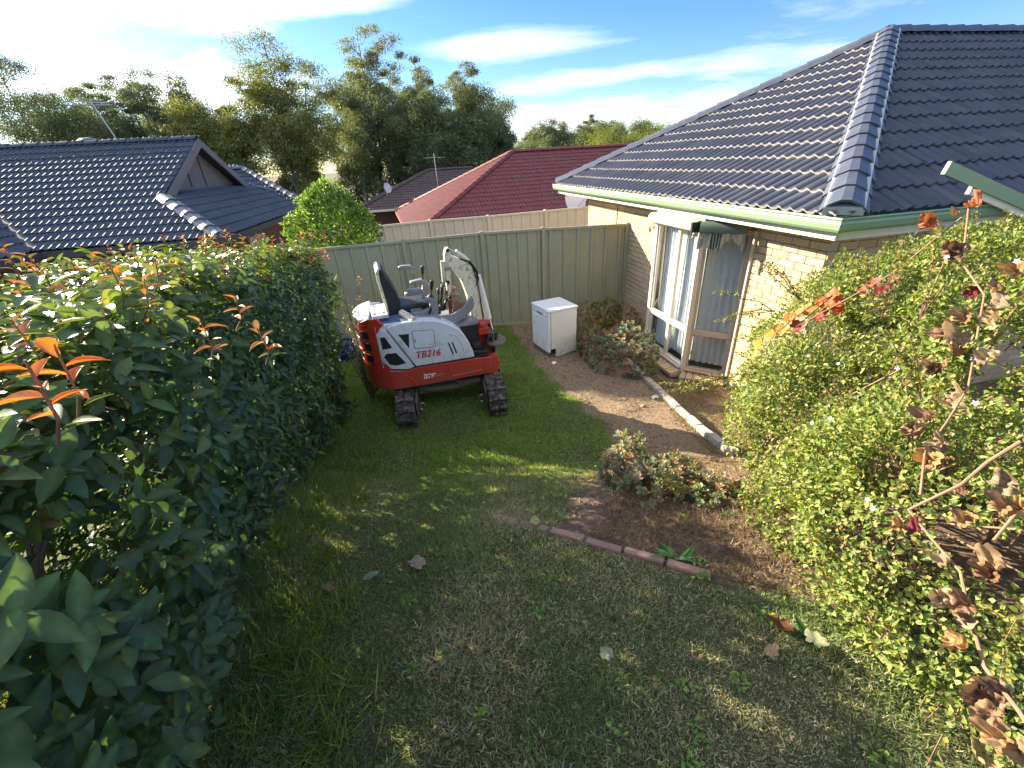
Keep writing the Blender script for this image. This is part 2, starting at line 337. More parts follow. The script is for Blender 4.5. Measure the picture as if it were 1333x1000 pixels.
def mkground():
    def axis(lo, hi, a, b, st, far):
        c = list(np.arange(a, b + 1e-6, st)); p = a; q = []
        s_ = st
        while p > lo: s_ *= 1.35; p -= s_; q.append(p)
        c = q[::-1] + c; p = b; s_ = st
        while p < hi: s_ *= 1.35; p += s_; c.append(p)
        return np.array(c)
    xs = axis(-700, 700, -4.2, 4.2, .045, 1); ys = axis(-60, 900, -.3, 9.4, .045, 1)
    XX, YY = np.meshgrid(xs, ys); nz = np.array([[0.]])
    ZZ = gbase(XX, YY) + gnoise(XX, YY) * (YY < 12)
    # distant rise of land
    ZZ = ZZ + np.clip((YY - 70) / 200, 0, 1) * 6 * np.clip((XX + 20) / 80, 0, 1)
    inn = inpoly(XX + .06 * np.sin(YY * 7), YY + .05 * np.sin(XX * 9), SOIL).astype(float)
    k = np.array([1, 2, 1]) / 4.
    for _ in range(2):
        inn = np.apply_along_axis(lambda a: np.convolve(a, k, 'same'), 0, inn); inn = np.apply_along_axis(lambda a: np.convolve(a, k, 'same'), 1, inn)
    ny, nx = XX.shape; V = np.stack([XX, YY, ZZ], -1).reshape(-1, 3)
    i = np.arange(nx * ny).reshape(ny, nx); F = np.stack([i[:-1, :-1], i[:-1, 1:], i[1:, 1:], i[1:, :-1]], -1).reshape(-1, 4)
    m, t, p, o = newmat('ground_soil_and_turf')
    at = N(t, 'ShaderNodeAttribute', attribute_name='col'); v = N(t, 'ShaderNodeNewGeometry').outputs['Position']
    sp = N(t, 'ShaderNodeSeparateColor'); t.links.new(at.outputs['Color'], sp.inputs[0])
    n1 = noise_n(t, v, 3.5, 6, .65); n2 = noise_n(t, v, 24, 5, .7); n3 = noise_n(t, v, 130, 4, .7)
    soil = ramp(t, n2, [(.25, (.19, .135, .09)), (.5, (.34, .25, .165)), (.75, (.48, .37, .26))])
    soil = mixc(t, ramp(t, n3, [(.42, .55), (.62, 0.0)]), soil, (.06, .035, .022))
    mulch = ramp(t, n2, [(.3, (.08, .05, .038)), (.7, (.24, .165, .12))])
    soil = mixc(t, sp.outputs[1], soil, mulch)
    turf = ramp(t, mth(t, 'MULTIPLY_ADD', n3, .7, mth(t, 'MULTIPLY', n2, .4)), [(.38, (.03, .03, .018)), (.55, (.09, .095, .045)), (.72, (.24, .21, .13))])
    c = mixc(t, mth(t, 'ADD', sp.outputs[0], mth(t, 'MULTIPLY', mth(t, 'SUBTRACT', n2, .5), .5), clamp=True), turf, soil)
    t.links.new(c, p.inputs['Base Color']); p.inputs['Roughness'].default_value = .95; p.inputs['Specular IOR Level'].default_value = .2
    b = N(t, 'ShaderNodeBump'); b.inputs['Strength'].default_value = .9; b.inputs['Distance'].default_value = .03
    t.links.new(mth(t, 'ADD', mth(t, 'MULTIPLY', n2, .7), mth(t, 'MULTIPLY', n3, .35)), b.inputs['Height']); t.links.new(b.outputs[0], p.inputs['Normal'])
    mul = np.clip((3.0 - YY) / .6, 0, 1)
    cols = np.stack([inn, mul, 0 * inn], -1).reshape(-1, 3)
    tag(link('ground', rawmesh('ground', V, F, m, cols, True)), kind='structure')
mkground()

# ------------------------------------------------------------------ roof tiling
LIP = []
def tile_mesh(cw=.30, cl=.33, L=.42, mt=None, nseg=12, roll=.028, name='roof_tile'):
    """one interlocking double-roll tile; x across the slope, y up the slope, z out of the slope"""
    V = []; F = []
    for j, (y, lift) in enumerate(((0, .034), (L, .004))):
        for i in range(nseg + 1):
            x = cw * i / nseg; ph = (x / (cw / 2)) % 1.0
            h = roll * max(0, math.sin(math.pi * min(1, ph / .55))) if ph < .55 else 0
            V.append((x, y, lift + h))
    for i in range(nseg + 1):
        x, y, z = V[i]; V.append((x, .004, z - .026))
    n = nseg + 1
    for i in range(nseg):
        F.append((i, i + 1, n + i + 1, n + i)); LIP.append(len(F)); F.append((2 * n + i, 2 * n + i + 1, i + 1, i))
    F.append((0, n, 2 * n)); F.append((nseg, 2 * n + nseg, n + nseg))
    return V, F
TV, TF = tile_mesh(); LIPS = set(LIP)
def roof_face(parent, org, ex, ey_h, pitch, smax, rmax, clipfn, mt, cap_parts=0, near=(0, 0), cw=.30, cl=.33, name='roof_tile', lipm=None):
    """parent-local: org corner of the eave, ex along eave, ey_h horizontal inward. clipfn(s,y)->list of (a,b,c) half planes a*s+b*y+c>=0 in plan coordinates (y = horizontal distance in)"""
    ex = Vector(ex).normalized(); eh = Vector(ey_h).normalized(); cp, sp_ = math.cos(pitch), math.sin(pitch)
    ey = eh * cp + Vector((0, 0, sp_)); ez = ex.cross(ey)
    if ez.z < 0: ez = -ez
    org = Vector(org)
    me_full = None; items = []
    ns = int(math.ceil(smax / cw)); nr = int(math.ceil(rmax / cp / cl))
    for r in range(nr):
        for c in range(-1, ns + 1):
            s0 = c * cw + (.0 if r % 2 == 0 else 0.0); l0 = r * cl
            sc, yc = s0 + cw / 2, (l0 + cl / 2) * cp
            planes = clipfn(sc, yc)
            corners = [(s0, l0 * cp), (s0 + cw, l0 * cp), (s0, (l0 + .42) * cp), (s0 + cw, (l0 + .42) * cp)]
            if any(all(a * x + b * y + c_ < 0 for x, y in corners) for a, b, c_ in planes): continue
            cross = any(any(a * x + b * y + c_ < 0 for x, y in corners) for a, b, c_ in planes)
            wp = parent.matrix_world @ (org + ex * s0 + ey * l0)
            items.append(((wp - CAMP).length, s0, l0, cross, planes))
    items.sort(key=lambda q: q[0])
    shared = bpy.data.meshes.new(name); shared.from_pydata(TV, [], TF); shared.materials.append(mt); shared.materials.append(lipm or mt); shared.polygons.foreach_set('material_index', [1 if i in LIPS else 0 for i in range(len(TF))])
    shared.polygons.foreach_set('use_smooth', [True] * len(shared.polygons))
    try: shared.set_sharp_from_angle(angle=R(40))
    except Exception: pass
    basis_m = Matrix((ex, ey, ez)).transposed().to_4x4()
    rest = bmesh.new()
    for k, (dist, s0, l0, cross, planes) in enumerate(items):
        jit = Matrix.Translation((random.uniform(-.003, .003), random.uniform(-.006, .006), random.uniform(0, .003))) @ Matrix.Rotation(random.uniform(-.006, .006), 4, 'X') @ Matrix.Rotation(random.uniform(-.008, .008), 4, 'Z')
        m4 = Matrix.Translation(org + ex * s0 + ey * l0) @ basis_m @ jit
        if not cross and k < cap_parts:
            o = link(name, shared, parent); o.matrix_local = m4; continue
        bm = bmesh.new(); vs = [bm.verts.new(v) for v in TV]
        for fi, f in enumerate(TF):
            fc = bm.faces.new([vs[i] for i in f]); fc.smooth = True; fc.material_index = 1 if fi in LIPS else 0
        bm.transform(m4)
        if cross:
            for a, b, c_ in planes:
                # plan half plane -> world: point (s,y) = ((p-org).ex,(p-org).eh)
                nrm = ex * a + eh * b
                co = org - nrm * (c_ / nrm.length_squared)
                bmesh.ops.bisect_plane(bm, geom=bm.verts[:] + bm.edges[:] + bm.faces[:], plane_co=co, plane_no=-nrm, clear_outer=True)
        if not bm.faces: bm.free(); continue
        if k < cap_parts:
            me = bpy.data.meshes.new(name); bm.to_mesh(me); me.materials.append(mt); me.materials.append(lipm or mt)
            try: me.set_sharp_from_angle(angle=R(40))
            except Exception: pass
            link(name, me, parent)
        else:
            me = bpy.data.meshes.new('tmp'); bm.to_mesh(me); rest.from_mesh(me); bpy.data.meshes.remove(me)
        bm.free()
    if rest.faces:
        me = bpy.data.meshes.new('tile_field'); rest.to_mesh(me); me.materials.append(mt); me.materials.append(lipm or mt)
        try: me.set_sharp_from_angle(angle=R(40))
        except Exception: pass
        tag(link('tile_field', me, parent), kind='stuff')
    rest.free()
def caps(parent, a, b, mt, wd=.13, drop=.075, step=.36, L=.42, name='ridge_cap', bed=None, maxparts=60, end_lift=.02):
    a, b = Vector(a), Vector(b); d = (b - a); Ln = d.length; x = d.normalized(); y = Vector((0, 0, 1)).cross(x).normalized(); z = x.cross(y)
    V = []; F = []
    prof = [(-wd, -drop), (-wd * .62, -drop * .28), (-wd * .2, .012), (wd * .2, .012), (wd * .62, -drop * .28), (wd, -drop)]
    for X_, s_, l in ((0, 1.1, end_lift), (L, .95, 0)):
        for py, pz in prof: V.append((X_, py * s_, pz * s_ + l))
    for py, pz in prof: V.append((.002, py * 1.1, pz * 1.1 + end_lift - .022))
    for i in range(5): F += [(i, i + 1, 7 + i, 6 + i), (12 + i, 13 + i, i + 1, i)]
    me = bpy.data.meshes.new(name); me.from_pydata(V, [], F); me.materials.append(mt)
    B = Matrix((x, y, z)).transposed().to_4x4(); n = int(Ln / step)
    for i in range(n):
        o = link(name, me, parent); o.matrix_local = Matrix.Translation(a + x * (Ln * i / n) + z * .05) @ B @ Matrix.Rotation(random.uniform(-.015, .015), 4, 'Z') @ Matrix.Rotation(random.uniform(-.02, .02), 4, 'X')
    if bed:
        MB().beam(a + z * -.02, b + z * -.02, wd * 1.75, .07, up=z).build('cap_bedding', bed, parent)

# ------------------------------------------------------------------ the brick house on the right
TH = R(11.7); G0 = Vector((2.985, 3.904, 0))
house = empty('brick_house', G0, TH, 'cream brick house with charcoal tiled hip roof, green gutter and corner bay window', 'house')
bpy.context.view_layer.update()
GZt = 2.6; AX, AY, RISE = 4.3, 3.85, 2.05
p1 = math.atan(RISE / AX); p2 = math.atan(RISE / AY)
e0 = .03
def clip1(s, y): return [(1, -AY / AX, .0), (-1, -AY / AX, 2 * AY)]      # s measured along +Y from corner
roof_y = -.06
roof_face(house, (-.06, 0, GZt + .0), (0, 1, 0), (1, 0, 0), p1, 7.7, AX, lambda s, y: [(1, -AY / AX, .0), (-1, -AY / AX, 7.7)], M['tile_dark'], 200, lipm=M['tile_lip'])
roof_face(house, (0, -.06, GZt + .0), (1, 0, 0), (0, 1, 0), p2, 8.4, AY, lambda s, y: [(1, -AX / AY, .0)], M['tile_dark'], 95)
b_ = MB()                                                              # battens and sarking under the tiles, and the far roof face
b_.add([(0, 0, GZt - .03), (0, 7.7, GZt - .03), (AX, AY, GZt + RISE - .02)], [(0, 1, 2)])
b_.add([(0, 0, GZt - .03), (12, 0, GZt - .03), (12, AY, GZt + RISE - .02), (AX, AY, GZt + RISE - .02)], [(0, 1, 2, 3)])
b_.add([(0, 7.7, GZt - .03), (12, 7.7, GZt - .03), (12, AY, GZt + RISE), (AX, AY, GZt + RISE)], [(0, 1, 2, 3)])
b_.build('roof_deck', M['tile_dark'], house)
caps(house, (-.02, -.02, GZt + .07), (AX, AY, GZt + RISE + .07), M['cap_dark'], wd=.17, drop=.09, step=.30, bed=M['mortar_w'], name='hip_cap')
caps(house, (-.02, 7.72, GZt + .07), (AX, AY, GZt + RISE + .07), M['cap_dark'], wd=.15, drop=.09, step=.36, name='hip_cap')
caps(house, (12, AY, GZt + RISE + .07), (AX, AY, GZt + RISE + .07), M['cap_dark'], wd=.14, drop=.09, step=.36)
# gutter: quad profile, fascia, soffit
gp = [(0, .0), (0, -.115), (-.02, -.125), (-.085, -.125), (-.105, -.10), (-.115, -.05), (-.105, -.03), (-.118, -.012), (-.112, .0), (-.100, -.006), (-.095, -.10), (-.01, -.10), (-.008, .0)]
def gutter(pts, parent, mt, z, name='gutter', prof=gp, closed=False):
    """pts: plan polyline, gutter hangs to the left side (outward) of travel direction"""
    mb = MB(); rows = []
    P = [Vector((*p, 0)) for p in pts]
    for i, p in enumerate(P):
        d0 = (P[i] - P[i - 1]).normalized() if i else (P[1] - P[0]).normalized(); d1 = (P[i + 1] - P[i]).normalized() if i < len(P) - 1 else d0
        n0 = Vector((d0.y, -d0.x, 0)); n1 = Vector((d1.y, -d1.x, 0)); nn = (n0 + n1).normalized(); nn /= max(.3, nn.dot(n0))
        rows.append([p + nn * x_ + Vector((0, 0, z + z_)) for x_, z_ in prof])
    k = len(prof); vs = [v for r in rows for v in r]; fs = []
    for i in range(len(rows) - 1):
        for j in range(k): fs.append((i * k + j, i * k + (j + 1) % k, (i + 1) * k + (j + 1) % k, (i + 1) * k + j))
    fs += [tuple(range(k)), tuple(range((len(rows) - 1) * k, len(rows) * k))]
    mb.add(vs, fs); return mb.build(name, mt, parent)
gutter([(12, -.0), (0, 0), (0, 7.7), (5, 7.7)][::-1], house, M['gutter'], GZt + .01, prof=[(-a, b) for a, b in gp])
for (x0, y0, x1, y1) in ((.012, .0, .034, 7.7), (.0, -.0, 12, .022), (0, 7.68, 12, 7.7)):
    MB().box(((x0 + x1) / 2, (y0 + y1) / 2, 2.475), (x1 - x0 if x1 - x0 > .03 else .022, y1 - y0 if y1 - y0 > .03 else .022, .15)).build('fascia', M['fascia'], house)
MB().box((.26, 3.85, 2.40), (.46, 7.62, .012)).build('soffit', M['soffit'], house)
MB().box((6.25, .24, 2.40), (11.5, .42, .012)).build('soffit', M['soffit'], house)
# walls: mortar backing with openings; local wall plane x=.5 (face) from y=.45 to 6.9, and y=.45 face from x=.5
WX, WY0, WY1 = .5, .45, 6.88; B0, B1, BF, BR0, BR1 = 1.95, 3.07, .05, 1.52, 3.52; WZ0, WZ1 = .20, 2.26
mw = MB()
mw.box((WX + .12, (WY0 + .004 + BR0) / 2, 1.1), (.23, BR0 - WY0, 2.58)); mw.box((WX + .12, (BR1 + WY1) / 2, 1.1), (.23, WY1 - BR1, 2.58))
mw.box((WX + .12, (BR0 + BR1) / 2, -.1), (.23, BR1 - BR0 - .002, .5)); mw.box((WX + .12, (BR0 + BR1) / 2, 2.335), (.23, BR1 - BR0 - .002, .13))
mw.box((WX + 6.2, WY0 + .115, 1.1), (11.8, .225, 2.576)); mw.box((WX + 6.2, WY1 - .115, 1.1), (11.8, .225, 2.576)); 
mw.build('wall_core', M['mortar'], house)
MB().box((2.4, 2.5, 1.2), (.02, 3.0, 2.6)).box((1.5, 1.0, 1.2), (1.8, .02, 2.6)).box((1.5, 4.0, 1.2), (1.8, .02, 2.6)).box((1.5, 2.5, .1), (1.8, 3.0, .02)).build('room', M['room'], house)
bl, bh = .23, .076; jt = .010
brick_me = []
for k in range(3):
    m_ = MB().box((0, 0, 0), (.03, bl, bh)).mesh('brick', M['brick']); bm = bmesh.new(); bm.from_mesh(m_); bmesh.ops.bevel(bm, geom=bm.edges[:], offset=.0035, segments=1, affect='EDGES')
    for v in bm.verts: v.co += Vector((random.uniform(-.001, .001),) * 3)
    bm.to_mesh(m_); bm.free(); brick_me.append(m_)
bricks = []
row = 0; z = -.05
while z < 2.36:
    y = WY0 - (.12 if row % 2 else 0)
    while y < WY1:
        y0, y1 = max(y, WY0), min(y + bl, WY1)
        zc = z + bh / 2
        if y1 - y0 > .03:
            segs = [(y0, y1)]
            if .12 < zc < 2.30:
                segs = []
                if y0 < BR0: segs.append((y0, min(y1, BR0 - .01)))
                if y1 > BR1: segs.append((max(y0, BR1 + .01), y1))
            for a, b in segs:
                if b - a > .03 and not (y0 < WY0): bricks.append((a, b, zc))
                elif b - a > .03: bricks.append((a, b, zc))
        y += bl + jt
    z += bh + jt; row += 1
def bdist(q): return (house.matrix_world @ Vector((WX, (q[0] + q[1]) / 2, q[2])) - CAMP).length
# what shows largest: not behind the bush (low and near the corner)
def hid(q):
    y, z = (q[0] + q[1]) / 2, q[2]; return (y < 1.5 and z < 1.5) or (y > 4.9 and z < 1.6) or z < .2
bricks.sort(key=lambda q: (hid(q), bdist(q)))
rest = MB()
for i, (a, b, zc) in enumerate(bricks):
    if i < 270:
        o = link('brick', brick_me[i % 3], house); o.location = (WX - .0115, (a + b) / 2, zc); o.scale = (1, (b - a) / bl, 1)
    else: rest.box((WX - .0115, (a + b) / 2, zc), (.03, b - a, bh))
rest.build('brick_field', M['brick'], house, kind='stuff')
rest = MB(); row = 0; z = -.05
while z < 2.36:
    x = WX - .02 + (.0 if row % 2 else .12)
    while x < 8: rest.box((x + bl / 2, WY0 - .006, z + bh / 2), (bl, .02, bh)); x += bl + jt
    z += bh + jt; row += 1
rest.build('brick_field', M['brick'], house, kind='stuff')
# bay: brick base with rowlock sill bricks
base = MB().prism([(WX, BR0), (BF + .02, B0 + .0), (BF + .02, B1), (WX, BR1)], lambda a, b, t: Vector((a, b, t)), -.2, .09)
base.build('bay_base', M['mortar'], house)
def sillrow(p, q, n):
    p, q = Vector(p), Vector(q); d = (q - p); L = d.length; x = d.normalized(); out = Vector((x.y, -x.x, 0))
    if out.x > 0 : out = -out
    sb = MB().box((0, 0, 0), (L / n - .011, .26, .075)).mesh('sill_brick', M['brick']); bm = bmesh.new(); bm.from_mesh(sb); bmesh.ops.bevel(bm, geom=bm.edges[:], offset=.004, segments=1, affect='EDGES'); bm.to_mesh(sb); bm.free()
    Bm = Matrix((x, -out, x.cross(-out))).transposed().to_4x4()
    for i in range(n):
        o = link('sill_brick', sb, house); o.matrix_local = Matrix.Translation(p + d * ((i + .5) / n) + out * .05 + Vector((0, 0, .135 + random.uniform(-.003, .003)))) @ Bm @ Matrix.Rotation(R(12) * (1 if x.cross(-out).z > 0 else -1), 4, 'X')
    MB().beam(p + out * .03 + Vector((0, 0, .11)), q + out * .03 + Vector((0, 0, .11)), .18, .07).build('sill_mortar', M['mortar'], house)
    # brick skin below the sill
    nb = max(1, int(L / .24))
    for r in range(4):
        for i in range(nb):
            o = link('brick', brick_me[i % 3], house); o.matrix_local = Matrix.Translation(p + d * ((i + .5) / nb) + out * .035 + Vector((0, 0, .05 - r * .086))) @ Matrix((-out, x, Vector((0, 0, 1)))).transposed().to_4x4() @ Matrix.Diagonal((1, (L / nb - .01) / bl, 1, 1))
sillrow((BF, B0, 0), (BF, B1, 0), 13); sillrow((WX, BR0, 0), (BF, B0, 0), 7); sillrow((BF, B1, 0), (WX, BR1, 0), 6)
# bay frames
def frame_unit(p, q, mull, rail, fm, nm='window'):
    """window between plan points p,q. mull: fractions of mullions, rail height"""
    p, q = Vector((*p, 0)), Vector((*q, 0)); d = (q - p); L = d.length; x = d.normalized()
    Z = lambda f, z: p + x * (f * L) + Vector((0, 0, z))
    w_ = MB(); w_.beam(Z(0, WZ0 + .03), Z(1, WZ0 + .03), .09, .06); w_.beam(Z(0, WZ1 - .03), Z(1, WZ1 - .03), .09, .06)
    for f in (0.02, .98): w_.beam(Z(f, WZ0 + .06), Z(f, WZ1 - .06), .088, .045, up=(x.y, -x.x, 0))
    wo = w_.build(nm, fm, house, bevel=.004)
    r_ = MB(); r_.beam(Z(.03, rail), Z(.97, rail), .06, .075); r_.build('rail', fm, wo, bevel=.004)
    for f in mull: MB().beam(Z(f, WZ0 + .06), Z(f, WZ1 - .06), .062, .05, up=(x.y, -x.x, 0)).build('mullion', fm, wo, bevel=.004)
    MB().beam(Z(.03, WZ0 + .015), Z(.97, WZ0 + .015), .14, .03).build('sill', fm, wo, bevel=.004)
    fs = [0.03] + list(mull) + [.97]
    for a, b in zip(fs, fs[1:]):
        for z0, z1 in ((WZ0 + .05, rail - .03), (rail + .03, WZ1 - .05)):
            g = MB().beam(Z(a, (z0 + z1) / 2), Z(b, (z0 + z1) / 2), .004, z1 - z0); g.build('pane', M['glass'], wo)
    return wo
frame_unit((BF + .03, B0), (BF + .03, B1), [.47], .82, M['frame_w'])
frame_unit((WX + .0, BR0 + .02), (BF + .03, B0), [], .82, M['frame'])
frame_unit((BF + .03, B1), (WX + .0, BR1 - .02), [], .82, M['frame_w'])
MB().tube([(BF + .01, B0 - .01, WZ0 - .03), (BF + .01, B0 - .01, WZ1)], .04, 4).build('corner_post', M['frame_w'], house, bevel=.004)
MB().box((BF + .02, B1, (WZ0 + WZ1) / 2), (.07, .07, WZ1 - WZ0)).build('corner_post', M['frame_w'], house, bevel=.004)
MB().prism([(WX + .1, BR0 - .03), (BF - .01, B0 - .03), (BF - .01, B1 + .03), (WX + .1, BR1 + .03)], lambda a, b, t: Vector((a, b, t)), WZ1, 2.385).build('bay_head', M['soffit'], house)
MB().box((WX - .03, BR1 + .06, (WZ0 + WZ1) / 2), (.05, .03, WZ1 - WZ0)).build('window_trim', M['frame_w'], house)
MB().box((WX - .03, BR0 - .05, (WZ0 + WZ1) / 2), (.05, .035, WZ1 - WZ0)).build('window_trim', M['frame_w'], house)
MB().tube([(WX - .03, 5.35, 2.39), (WX - .03, 5.35, 1.9)], .012, 6).build('wall_cable', M['muddy'], house)
def curtain(p, q, zt, zb, n, amp, mt, gather=0.0, off=.11, name='curtain', hem=None):
    p, q = Vector((*p, 0)), Vector((*q, 0)); d = q - p; x = d.normalized(); inw = Vector((-x.y, x.x, 0))
    if inw.x < 0: inw = -inw
    V = []; F = []; K = n * 10; J = 14
    for j in range(J + 1):
        v = j / J
        for i in range(K + 1):
            u_ = i / K; uu = u_
            g = gather * v ** 1.3
            uu = u_ * (1 - g)
            ph = u_ * n * 2 * math.pi + .7 * math.sin(u_ * 9 + v * 1.5)
            dz = (hem(u_) if hem and j == J else 0)
            pt = p + d * uu + inw * (off + amp * .55 * math.sin(ph + 1.2 * math.sin(u_ * 5.3)) * (.5 + .5 * v) + .006 * math.sin(u_ * 31 + v * 4))
            V.append(pt + Vector((0, 0, zt + (zb - zt) * v + dz)))
    for j in range(J):
        for i in range(K): a = j * (K + 1) + i; F.append((a, a + 1, a + K + 2, a + K + 1))
    me = bpy.data.meshes.new(name); me.from_pydata(V, [], F); me.materials.append(mt); me.polygons.foreach_set('use_smooth', [True] * len(F))
    return link(name, me, house)
curtain((BF + .03, B1 - .06), (BF + .03, B0 + .50), WZ1, .26, 7, .03, M['curtain'], .10)
curtain((BF + .03, B0 + .04), (BF + .03, B0 + .58), WZ1, .32, 6, .03, M['curtain'], .04)
curtain((BF + .13, B0 - .02), (BF + .13, B1 - .02), WZ1, .28, 7, .03, M['curtain_b'], 0, .16)
curtain((WX - .02, BR0 + .06), (BF + .10, B0 - .02), WZ1, .30, 6, .028, M['curtain'], 0, .10)
curtain((BF + .06, B1 + .02), (WX, BR1 - .04), WZ1, .3, 4, .028, M['curtain_b'], 0, .10)
# awnings over the bay
def awning(p, q, mt, name, label):
    p, q = Vector((*p, 0)), Vector((*q, 0)); d = q - p; L = d.length; x = d.normalized(); out = Vector((x.y, -x.x, 0))
    if out.x > 0: out = -out
    prof = [(0, .12), (.04, .12), (.075, .10), (.095, .06), (.10, .0), (.09, -.012), (.0, -.01)]
    return MB().prism(prof, lambda a, b, t: p + x * t + out * a + Vector((0, 0, 2.245 + b)), 0, L).build(name, mt, house, smooth=True)
awning((BF - .02, B1 + .1), (BF - .02, B0 + .02), M['hood'], 'awning_hood', '')
awning((BF - .06, B0 - .04), (WX - .12, BR0 + .0), M['hood_g'], 'awning_hood', '')
MB().box((BF - .12, B0 + .0, 2.29), (.12, .035, .13)).build('awning_end_cap', M['black'], house)
# torn pelmet on the right return: canvas with arch and stripes
pP, pQ = Vector((BF - .10, B0 - .06, 0)), Vector((WX - .17, BR0 - .04, 0)); pd = pQ - pP; px_ = pd.normalized(); po = Vector((px_.y, -px_.x, 0)); po = -po if po.x > 0 else po
def pelmet_strip(u0, u1, mt, off, name, nn=24):
    V = []; F = []
    for j in range(7):
        v = j / 6
        for i in range(nn + 1):
            u_ = u0 + (u1 - u0) * i / nn
            drop = .20 if u_ < .52 else .20 - .13 * math.sin(math.pi * (u_ - .52) / .42) if u_ < .94 else .2
            V.append(pP + pd * u_ + po * (off + .012 * math.sin(u_ * 23 + v * 3) + .01 * math.sin(u_ * 51)) + Vector((0, 0, 2.235 - v * (drop + .015 * math.sin(u_ * 40)))))
    for j in range(6):
        for i in range(nn): a = j * (nn + 1) + i; F.append((a, a + 1, a + nn + 2, a + nn + 1))
    me = bpy.data.meshes.new(name); me.from_pydata(V, [], F); me.materials.append(mt); return link(name, me, house)
pelmet_strip(0, 1, M['canvas'], .02, 'torn_pelmet', 60)
for u_ in (.30, .36, .42, .48): pelmet_strip(u_, u_ + .028, M['canvas_k'], .024, 'pelmet_stripe', 4)
for k in range(9):                                                      # rags at the corner and at the far end
    bx, by = (BF - .08, B0 - .02) if k < 5 else (BF - .02, B1 + .12)
    x0 = by + random.uniform(-.09, .09); V = []; n = 5; ln = random.uniform(.1, .24); 
    for j in range(n): V += [(bx + .02 * math.sin(j * 1.7 + k), x0 + .02 * math.sin(j + k) - .012, 2.25 - ln * j / n), (bx + .03 * math.sin(j * 1.1 + k), x0 + .03 * math.sin(j + k) + .018, 2.25 - ln * j / n - .01)]
    MB().add(V, [(2 * j, 2 * j + 1, 2 * j + 3, 2 * j + 2) for j in range(n - 1)]).build('canvas_rag', M['canvas'], house)
# porch barge and lean-to roof
MB().beam((.76, -.16, 2.95), (3.2, -.16, 2.18), .03, .10).build('porch_barge', M['gutter'], house)
MB().beam((1.15, -.14, 2.75), (3.2, -.14, 2.10), .03, .06).build('porch_trim', M['fascia'], house)

# ------------------------------------------------------------------ fences
def colorbond(name, pts, ztops, zbots, mt, label, pan=.19, sheetw=.76, post_every=None, posts=None, cat='fence', fine=True):
    root = empty(name, (*pts[0], zbots[0]), 0, label, cat); bpy.context.view_layer.update(); o0 = Vector((*pts[0], zbots[0]))
    for (a, b, z0, z1, g0, g1) in zip(pts, pts[1:], ztops, ztops[1:], zbots, zbots[1:]):
        a, b = Vector((*a, 0)), Vector((*b, 0)); d = b - a; L = d.length; x = d.normalized(); nrm = Vector((x.y, -x.x, 0))
        ns = max(1, round(L / sheetw)); sw = L / ns
        prof = [(0, 0), (.12, 0), (.145, .022), (.20, .022), (.225, 0), (.46, 0), (.485, .022), (.54, .022), (.565, 0), (.79, 0), (.815, .022), (.87, .022), (.895, 0), (1, 0)]
        for i in range(ns):
            mb = MB(); V = []
            for f, o in prof:
                s_ = (i + f) * sw; p = a + x * s_ + nrm * (o - .011); t = s_ / L
                V += [p + Vector((0, 0, g0 + (g1 - g0) * t + .03)) - o0, p + Vector((0, 0, z0 + (z1 - z0) * t - .03)) - o0]
            mb.add(V, [(2 * k, 2 * k + 2, 2 * k + 3, 2 * k + 1) for k in range(len(prof) - 1)]); ob = mb.build('fence_sheet', mt, root)
        MB().beam(a + Vector((0, 0, z0 - .02)) - o0, b + Vector((0, 0, z1 - .02)) - o0, .05, .05).build('top_rail', mt, root, bevel=.006)
        MB().beam(a + Vector((0, 0, g0 + .04)) - o0, b + Vector((0, 0, g1 + .04)) - o0, .045, .06).build('bottom_rail', mt, root)
    for p, zt, zb in zip(pts, ztops, zbots):
        MB().box(Vector((p[0], p[1], (zt + zb) / 2 + .0)) - o0 , (.07, .075, zt - zb + .05), math.atan2(pts[-1][1] - pts[0][1], pts[-1][0] - pts[0][0])).build('post', mt, root, bevel=.005)
    return root
colorbond('green_fence', [(-3.52, 8.02), (-1.9, 8.4), (-.42, 8.69), (.79, 8.79), (2.44, 8.72)], [1.95, 1.95, 1.97, 1.97, 1.97], [.0, .0, 0, 0, 0], M['fence'], 'sage green metal panel fence behind the excavator and dishwasher')
colorbond('beige_fence', [(-4.6, 10.6), (-3.1, 11.35), (-1.9, 11.85), (-.38, 12.1), (1.2, 12.6), (3.6, 13.4)], [1.9] * 6, [-.3] * 6, M['fence_beige'], 'pale beige metal panel fence behind the green one')
colorbond('side_fence', [(-3.56, 8.0), (-4.05, 5.6), (-4.4, 3.4)], [1.85, 1.95, 2.1], [.0, .15, .4], M['fence'], 'green side fence running behind the hedge from the far left corner')

# ------------------------------------------------------------------ left neighbour house
LH = empty('neighbour_house', (-6.24, 9.95, 0), R(8.6), 'slate blue tiled house with grey gable end at the left, behind the hedge', 'house')
bpy.context.view_layer.update()
P25 = R(25); T25 = math.tan(P25); GX, RY = -1.69, 4.6; EZ = 2.0
def lh_clip(s, y):
    x = s - 14
    pl = [(1, 1, -10.4)]                     # valley: x + y > -3.6  -> s + y > 10.4
    if y < -GX: pl.append((-1, -1, 14.0))
    else: pl.append((-1, 0, 14.0 + GX))
    return pl
roof_face(LH, (-14, -.05, EZ), (1, 0, 0), (0, 1, 0), P25, 14, RY, lh_clip, M['tile_slate'], 210)
roof_face(LH, (.05, 0, EZ), (0, 1, 0), (-1, 0, 0), P25, 9.2, -GX, lambda s, y: [(1, -1, 0), (-1, -1, 9.2)], M['tile_slate'], 60)
roof_face(LH, (-3.6, -5, EZ), (0, 1, 0), (-1, 0, 0), P25, 9.6, 3, lambda s, y: [(-1, 1, 5.0)], M['tile_slate'], 20)
